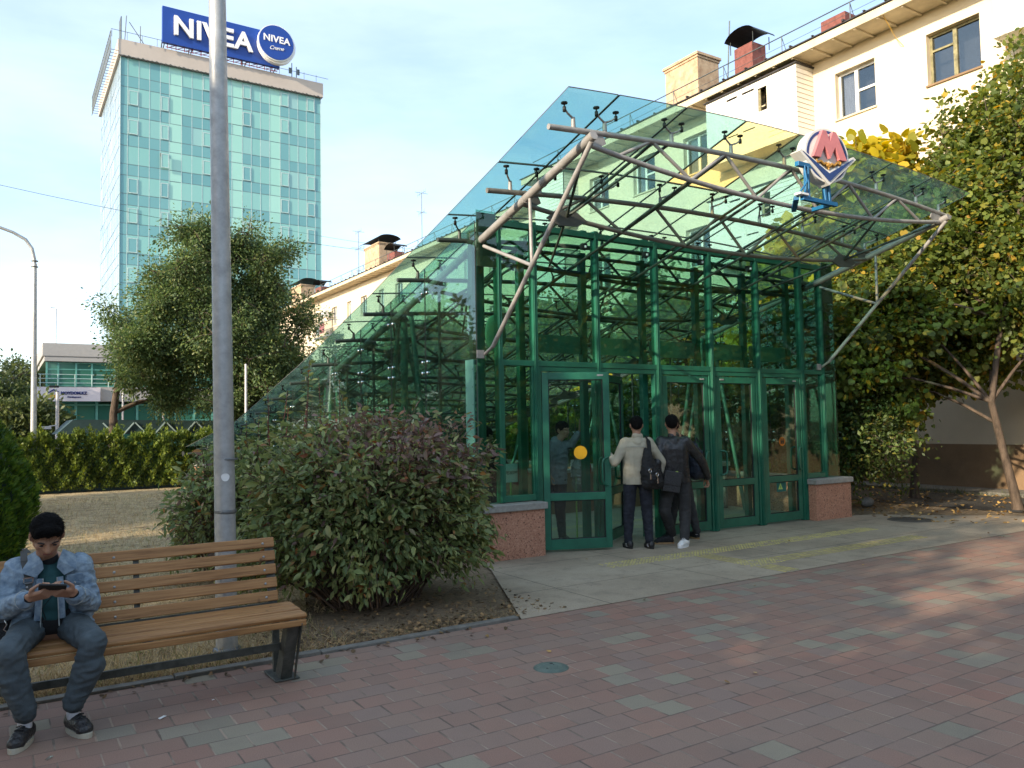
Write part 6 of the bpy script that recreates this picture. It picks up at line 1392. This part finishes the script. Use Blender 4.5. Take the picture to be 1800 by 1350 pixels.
mb = MB(); R_ = Matrix.Rotation(math.radians(-32), 3, 'X') @ Matrix.Rotation(math.radians(8), 3, 'Y'); mb.obox((.252,4.985,.822), (.066,.034,.0045), R_); mb.build('body', 'rubber', ph, bevel=.003); mb = MB(); mb.obox(V3((.252,4.985,.822))+R_ @ V3((0,0,.0052)), (.062,.031,.0006), R_); mb.build('screen', 'screen', ph)
bg_ = thing('shoulder_bag', 'black shoulder bag hanging at the side of the seated man', 'bag', (.03,5.33,.45))
blob('body', [('c', (-.03,5.36,.52), (.03,5.36,.66), .075, .06), ('c', (.04,5.34,.50), (.05,5.34,.63), .06, .05), ('c', (-.05,5.3,.50), (.02,5.29,.50), .045, .045)], 'bag_black', bg_, .009, 3, .006, 18)
mb = MB(); pts = [V3((.155,5.50,.965)), V3((.128,5.405,.975)), V3((.128,5.335,.93)), V3((.142,5.290,.86)), V3((.155,5.268,.78)), V3((.14,5.26,.72)), V3((.075,5.275,.66))]
for a, b in zip(pts, pts[1:]): mb.bar(a, b+(b-a)*.06, .034, .004, (0,-1,.35))
mb.build('strap', 'strap_grey', bg_, bevel=.001); mb = MB()
for dx, dz, w_, h_ in ((0,.014,.046,.005),(0,-.014,.046,.005),(-.022,0,.005,.032),(.022,0,.005,.032)): mb.box((.148+dx-w_/2,5.262,.828+dz-h_/2),(.148+dx+w_/2,5.270,.828+dz+h_/2))
mb.tube([(.03,5.27,.64),(.05,5.26,.60),(.035,5.262,.575),(.055,5.26,.555)], .004, 6); mb.build('buckle', 'chrome', bg_)

# ---- standing figures
def stander(label, head, fwd, sh, el, wr, hip, kn, an, feet, top, bottom, hands, extra_top=(), extra_body=(), shoecol=('black_leather','rubber'), hem=.80, topname='jacket', soleh=.012, wrt=.012, hairvol=1.0, headup=(0,0,1), pants_r=(.105,.075,.055), top_r=(.075,.055,.045), loc=None, chest=.115, shoes2=None):
    head = V3(head); hp, Ph, Rh = head_prims(head, fwd, headup, 1.0); sh = [V3(v) for v in sh]; el = [V3(v) for v in el]; wr = [V3(v) for v in wr]; hip = [V3(v) for v in hip]; kn = [V3(v) for v in kn]; an = [V3(v) for v in an]
    mid = (sh[0]+sh[1])/2; hm = (hip[0]+hip[1])/2
    pr = hp+[('c', mid+V3((0,0,.02)), head-V3((0,0,.07)), .058, .052), ('c', hm+V3((0,0,.13)), mid-V3((0,0,.1)), .07, .09), ('c', sh[0], sh[1], .055, .055), ('c', hip[0]+V3((0,0,.05)), hip[1]+V3((0,0,.05)), .055, .055), ('c', hm+V3((0,0,.05)), hm+V3((0,0,.14)), .06, .07)]
    for k in (0, 1): pr += [('c', sh[k], el[k], .042, .036), ('c', el[k], wr[k], .035, .025), ('c', hip[k], kn[k], .062, .046), ('c', kn[k], an[k], .044, .032)]
    for h_ in hands: pr += hand_prims(*h_)
    p = blob('person', pr, 'skin', None, .006, 1, loc=loc or (hm.x, hm.y, 0)); tag(p, label, 'person')
    hc = hair_cap(Ph, Rh, 1.0, p, False, vol=hairvol); hair_strands(hc, p, head, (0,0,-.6), 1500, .016, 6)
    fd = ((V3(feet[0][0])-V3(feet[0][1]))).normalized()
    tp = [('c', sh[0]-V3((0,0,.01)), sh[1]-V3((0,0,.01)), top_r[0], top_r[0]), ('c', mid-V3((0,0,.01)), mid+V3((0,0,.065)), .105, .056)]
    w2 = (sh[1]-sh[0])*.22; z_h = V3((0,0,0)); 
    for q in (-1, 1): tp += [('c', V3((hip[(q+1)//2].x*.85+hm.x*.15, hip[(q+1)//2].y*.85+hm.y*.15, hem-.02)), mid+w2*q*1.05-V3((0,0,.09)), chest*.92, chest)]
    tp += [('c', V3((hm.x, hm.y, hem-.02)), mid-V3((0,0,.10)), chest, chest)]
    for k in (0, 1): tp += [('c', sh[k], el[k], top_r[0], top_r[1]), ('c', el[k], wr[k]+(el[k]-wr[k]).normalized()*.03, top_r[1], top_r[2])]
    tp += list(extra_top)
    def cut(res):
        for v in res.vertices:
            if v.co.z < hem and (v.co.xy-hm.xy).length < .26: v.co.z = hem+(v.co.z-hem)*.04
    t_ = blob(topname, tp, top, p, .009, 2, wrt, 9, squash=cut)
    a, b, c = pants_r
    pn = [('c', hip[0]+V3((0,0,.04)), hip[1]+V3((0,0,.04)), a, a)]
    for k in (0, 1): pn += [('c', hip[k], kn[k], a*.95, b), ('c', kn[k], an[k]+V3((0,0,.02)), b, c)]
    blob('trousers', pn, bottom, p, .009, 2, .005, 16)
    for (t, h_), sc_ in zip(feet, (shoecol, shoes2 or shoecol)): shoe(t, h_, p, *sc_)
    for k in (0, 1): blob('sock', [('c', an[k]+V3((0,0,-.045)), an[k]+V3((0,0,.02)), .034, .036)], 'sock_white', p, .009, 2)
    return p, Ph, t_
B = stander('man in a beige shirt jacket with a black backpack entering the open door', (7.06,7.98,1.618), (.58,.8,-.05), ((6.93,8.055,1.385),(7.18,7.895,1.38)), ((6.74,8.05,1.13),(7.37,7.84,1.12)), ((6.75,8.19,1.24),(7.36,7.90,.91)),
    ((6.975,8.03,.86),(7.14,7.93,.86)), ((6.965,8.06,.46),(7.175,7.94,.45)), ((6.965,8.09,.09),(7.165,7.90,.09)), (((7.02,8.24,0),(6.95,8.00,0)),((7.24,8.06,0),(7.15,7.82,0))), 'beige_cloth', 'dark_jeans',
    ((( 6.75,8.20,1.25), (.02,.4,.92), (.7,.6,-.1), .98, .25, 1, .06), ((7.36,7.955,.905), (-.05,.0,-1), (-1,.1,0), .95, .7, 1)), hem=.845, wrt=.005, chest=.122, pants_r=(.098,.072,.055))
mb = MB(); mb.tube([(6.84,7.97,1.33),(6.975,7.872,1.335),(7.10,7.79,1.33)], .003, 5)
mb.build('seam', 'cap_stone', B[2])
blob('collar', [('c', (7.03,7.965,1.462), (7.09,7.965,1.462), .054, .054)], 'beige_cloth', B[0], .009, 2)
bp = thing('backpack', 'black backpack with two metal rings hanging from the shoulder of the man in beige', 'bag', (7.12,7.76,1.0))
blob('body', [('c', (7.10,7.79,.92), (7.08,7.80,1.24), .12, .06), ('c', (7.20,7.79,.88), (7.14,7.79,1.05), .105, .09), ('c', (7.05,7.79,.86), (7.22,7.78,.86), .075, .085), ('c', (7.05,7.79,1.0), (7.06,7.81,1.30), .085, .03)], 'bag_black', bp, .010, 3, .008, 16)
mb = MB(); pts = [V3((7.20,7.97,1.36)), V3((7.165,7.90,1.452)), V3((7.115,7.815,1.41)), V3((7.085,7.765,1.27))]
for a, b in zip(pts, pts[1:]): mb.bar(a, b+(b-a)*.06, .062, .014, (0,-1,.3))
mb.tube([(7.10,7.80,1.24),(7.22,7.76,1.08),(7.31,7.76,.94)], .012, 8); mb.build('strap', 'bag_black', bp, bevel=.003)
mb = MB()
for x, z in ((6.985,1.03),(7.105,.975)):
    mb.tube([(x+.022*math.cos(a), 7.655, z+.022*math.sin(a)) for a in np.linspace(0, 2*math.pi, 15)], .005, 6); mb.tube([(x,7.655,z-.02),(x+.003,7.652,z-.05)], .006, 6); mb.tube([(x,7.65,z-.05),(x,7.65,z-.11)], .010, 8)
mb.lathe((7.26,7.66,.88), [(.0001,0),(.02,0)], 8); mb.build('key_ring', 'chrome', bp)
# man in leather jacket
L_ = stander('man in a black leather jacket and one white trainer forward at the doors', (7.545,7.83,1.628), (.60,.8,-.02), ((7.42,7.905,1.388),(7.695,7.73,1.378)), ((7.30,7.86,1.11),(7.94,7.68,1.11)), ((7.325,7.88,.90),(8.115,7.74,.87)),
    ((7.52,7.89,.85),(7.685,7.79,.85)), ((7.475,7.93,.47),(7.72,7.80,.46)), ((7.70,8.04,.12),(7.64,7.74,.09)), (((7.45,8.14,0),(7.70,8.00,0)),((7.45,7.66,0),(7.70,7.74,0))), 'black_leather', 'charcoal_cloth',
    (((7.325,7.865,.895), (.02,.05,-1), (1,.1,0), .95, .75, -1), ((8.12,7.78,.865), (.35,.05,-.95), (-.9,.3,-.3), .95, 1.0, 1)), hem=.845, wrt=.004, chest=.122, shoecol=('bag_black','sole_tan'), shoes2=('shoe_white','shoe_white'), hairvol=1.04, top_r=(.078,.060,.048), pants_r=(.105,.082,.062))
blob('collar', [('c', (7.54,7.825,1.462), (7.60,7.82,1.462), .056, .056)], 'black_leather', L_[0], .009, 2)
mb = MB(); 
for x, y in ((7.40,7.80),(7.60,7.655)): mb.tube([(x,y,1.36),(x-.005,y-.005,1.15),(x+.005,y,.92)], .004, 5)
for z in (.92,.96,1.0,1.04): mb.tube([(7.60,7.66,z),(7.66,7.64,z)], .005, 5)
mb.build('seam', 'rubber', L_[2])
cb = thing('messenger_bag', 'small black leather bag hanging at the left hip of the man in leather', 'bag', (7.40,7.72,.85))
mb = MB(); R_ = Matrix.Rotation(math.radians(-28), 3, 'Z') @ Matrix.Rotation(math.radians(10), 3, 'Y'); mb.obox((7.425,7.73,.865), (.115,.035,.135), R_); mb.obox(V3((7.425,7.73,.865))+R_ @ V3((0,-.04,.045)), (.112,.006,.09), R_); mb.build('body', 'black_leather', cb, bevel=.012)
mb = MB(); mb.tube([(7.50,7.705,.99),(7.55,7.70,1.08)], .008, 6); mb.box((7.455,7.675,.985),(7.495,7.69,1.0),1); mb.build('strap', ['rubber','warn_yellow'], cb)
# third man hidden behind them
T_ = stander('dark-clothed man half hidden behind the leather jacket with tan-soled black shoes', (7.90,8.17,1.60), (.5,.85,0), ((7.87,8.12,1.36),(8.17,8.17,1.34)), ((7.82,8.18,1.1),(8.24,8.20,1.09)), ((7.78,8.27,.95),(8.20,8.28,.95)),
    ((7.88,8.13,.84),(8.06,8.15,.84)), ((7.86,8.17,.45),(8.14,8.12,.45)), ((7.80,8.19,.10),(8.235,8.10,.10)), (((7.56,8.13,0),(7.82,8.20,0)),((8.26,8.32,0),(8.235,8.06,0))), 'black_knit', 'charcoal_cloth',
    (((7.78,8.275,.95), (0,.2,-1), (1,0,0), .95, .7, -1), ((8.20,8.285,.95), (0,.2,-1), (-1,0,0), .95, .7, 1)), hem=.84, chest=.12, shoecol=('bag_black','sole_tan'))
nb = thing('backpack', 'navy backpack on the back of the hidden man to the right', 'bag', (8.12,8.0,1.1))
blob('body', [('c', (8.14,8.0,.95), (8.10,8.01,1.28), .115, .09), ('c', (8.24,7.98,.93), (8.20,8.0,1.22), .08, .06)], 'bag_navy', nb, .010, 3, .008, 14)
mb = MB(); mb.tube([(8.10,7.97,1.34),(8.13,7.955,1.42),(8.18,7.97,1.36)], .010, 8); mb.tube([(8.0,8.05,1.40),(8.03,8.0,1.36),(8.06,7.96,1.2)], .018, 8); mb.build('strap', 'bag_black', nb)
mb = MB(); mb.box((8.262,7.92,1.02),(8.268,7.94,1.10)); mb.build('zip_pull', 'logo_gold', nb)
# people behind the glass
I_ = stander('person in grey sweatshirt pushing the glass door with a raised hand', (6.60,8.98,1.565), (.15,-1,-.1), ((6.62,8.98,1.34),(6.30,9.0,1.36)), ((6.68,8.90,1.36),(6.22,9.0,1.10)), ((6.76,8.80,1.54),(6.30,8.9,.95)),
    ((6.54,9.0,.84),(6.38,9.08,.84)), ((6.55,9.02,.46),(6.36,9.1,.46)), ((6.56,9.0,.10),(6.35,9.16,.10)), (((6.60,8.82,0),(6.57,9.08,0)),((6.36,8.98,0),(6.35,9.24,0))), 'grey_cloth', 'charcoal_cloth',
    (((6.765,8.795,1.55), (.10,.02,1), (.1,-1,.0), 1.0, .12, 1, .10), ((6.30,8.9,.945), (0,-.1,-1), (1,0,0), .95, .7, 1)), hem=.82, chest=.12, topname='sweatshirt', hairvol=1.05)
pb = thing('plastic_bag', 'translucent plastic bag carried by the person behind the yellow sticker', 'bag', (6.74,8.86,.9))
blob('body', [('c', (6.74,8.84,1.18), (6.74,8.84,1.05), .05, .085), ('c', (6.73,8.84,1.05), (6.75,8.84,.82), .085, .10)], 'film', pb, .012, 2, .012, 14)
W_ = stander('dark-haired woman standing inside behind the left corner glass', (5.70,9.55,1.50), (.5,-1,-.2), ((5.62,9.55,1.28),(5.88,9.60,1.28)), ((5.58,9.5,1.03),(5.98,9.5,1.03)), ((5.68,9.34,1.02),(5.86,9.34,1.0)),
    ((5.66,9.58,.82),(5.82,9.60,.82)), ((5.66,9.55,.45),(5.83,9.55,.45)), ((5.66,9.6,.10),(5.83,9.6,.10)), (((5.67,9.42,0),(5.66,9.66,0)),((5.85,9.42,0),(5.83,9.66,0))), 'black_knit', 'charcoal_cloth',
    (((5.68,9.335,1.02), (.8,-.3,0), (0,0,1), .9, 1.0, 1), ((5.86,9.335,1.0), (-.8,-.3,0), (0,0,1), .9, 1.0, -1)), hem=.72, chest=.105, hairvol=1.1, topname='coat')
blob('long_hair', [('c', (5.66,9.60,1.52), (5.65,9.63,1.36), .07, .05)], 'hair', W_[0], .009, 2)
mb = MB(); mb.ell((5.76,9.36,1.14), (.05,.03,.06)); tag(mb.build('white_cup', 'clinic_white', loc=(5.76,9.36,1.1)), 'pale round tumbler in the hands of the woman inside', 'cup')
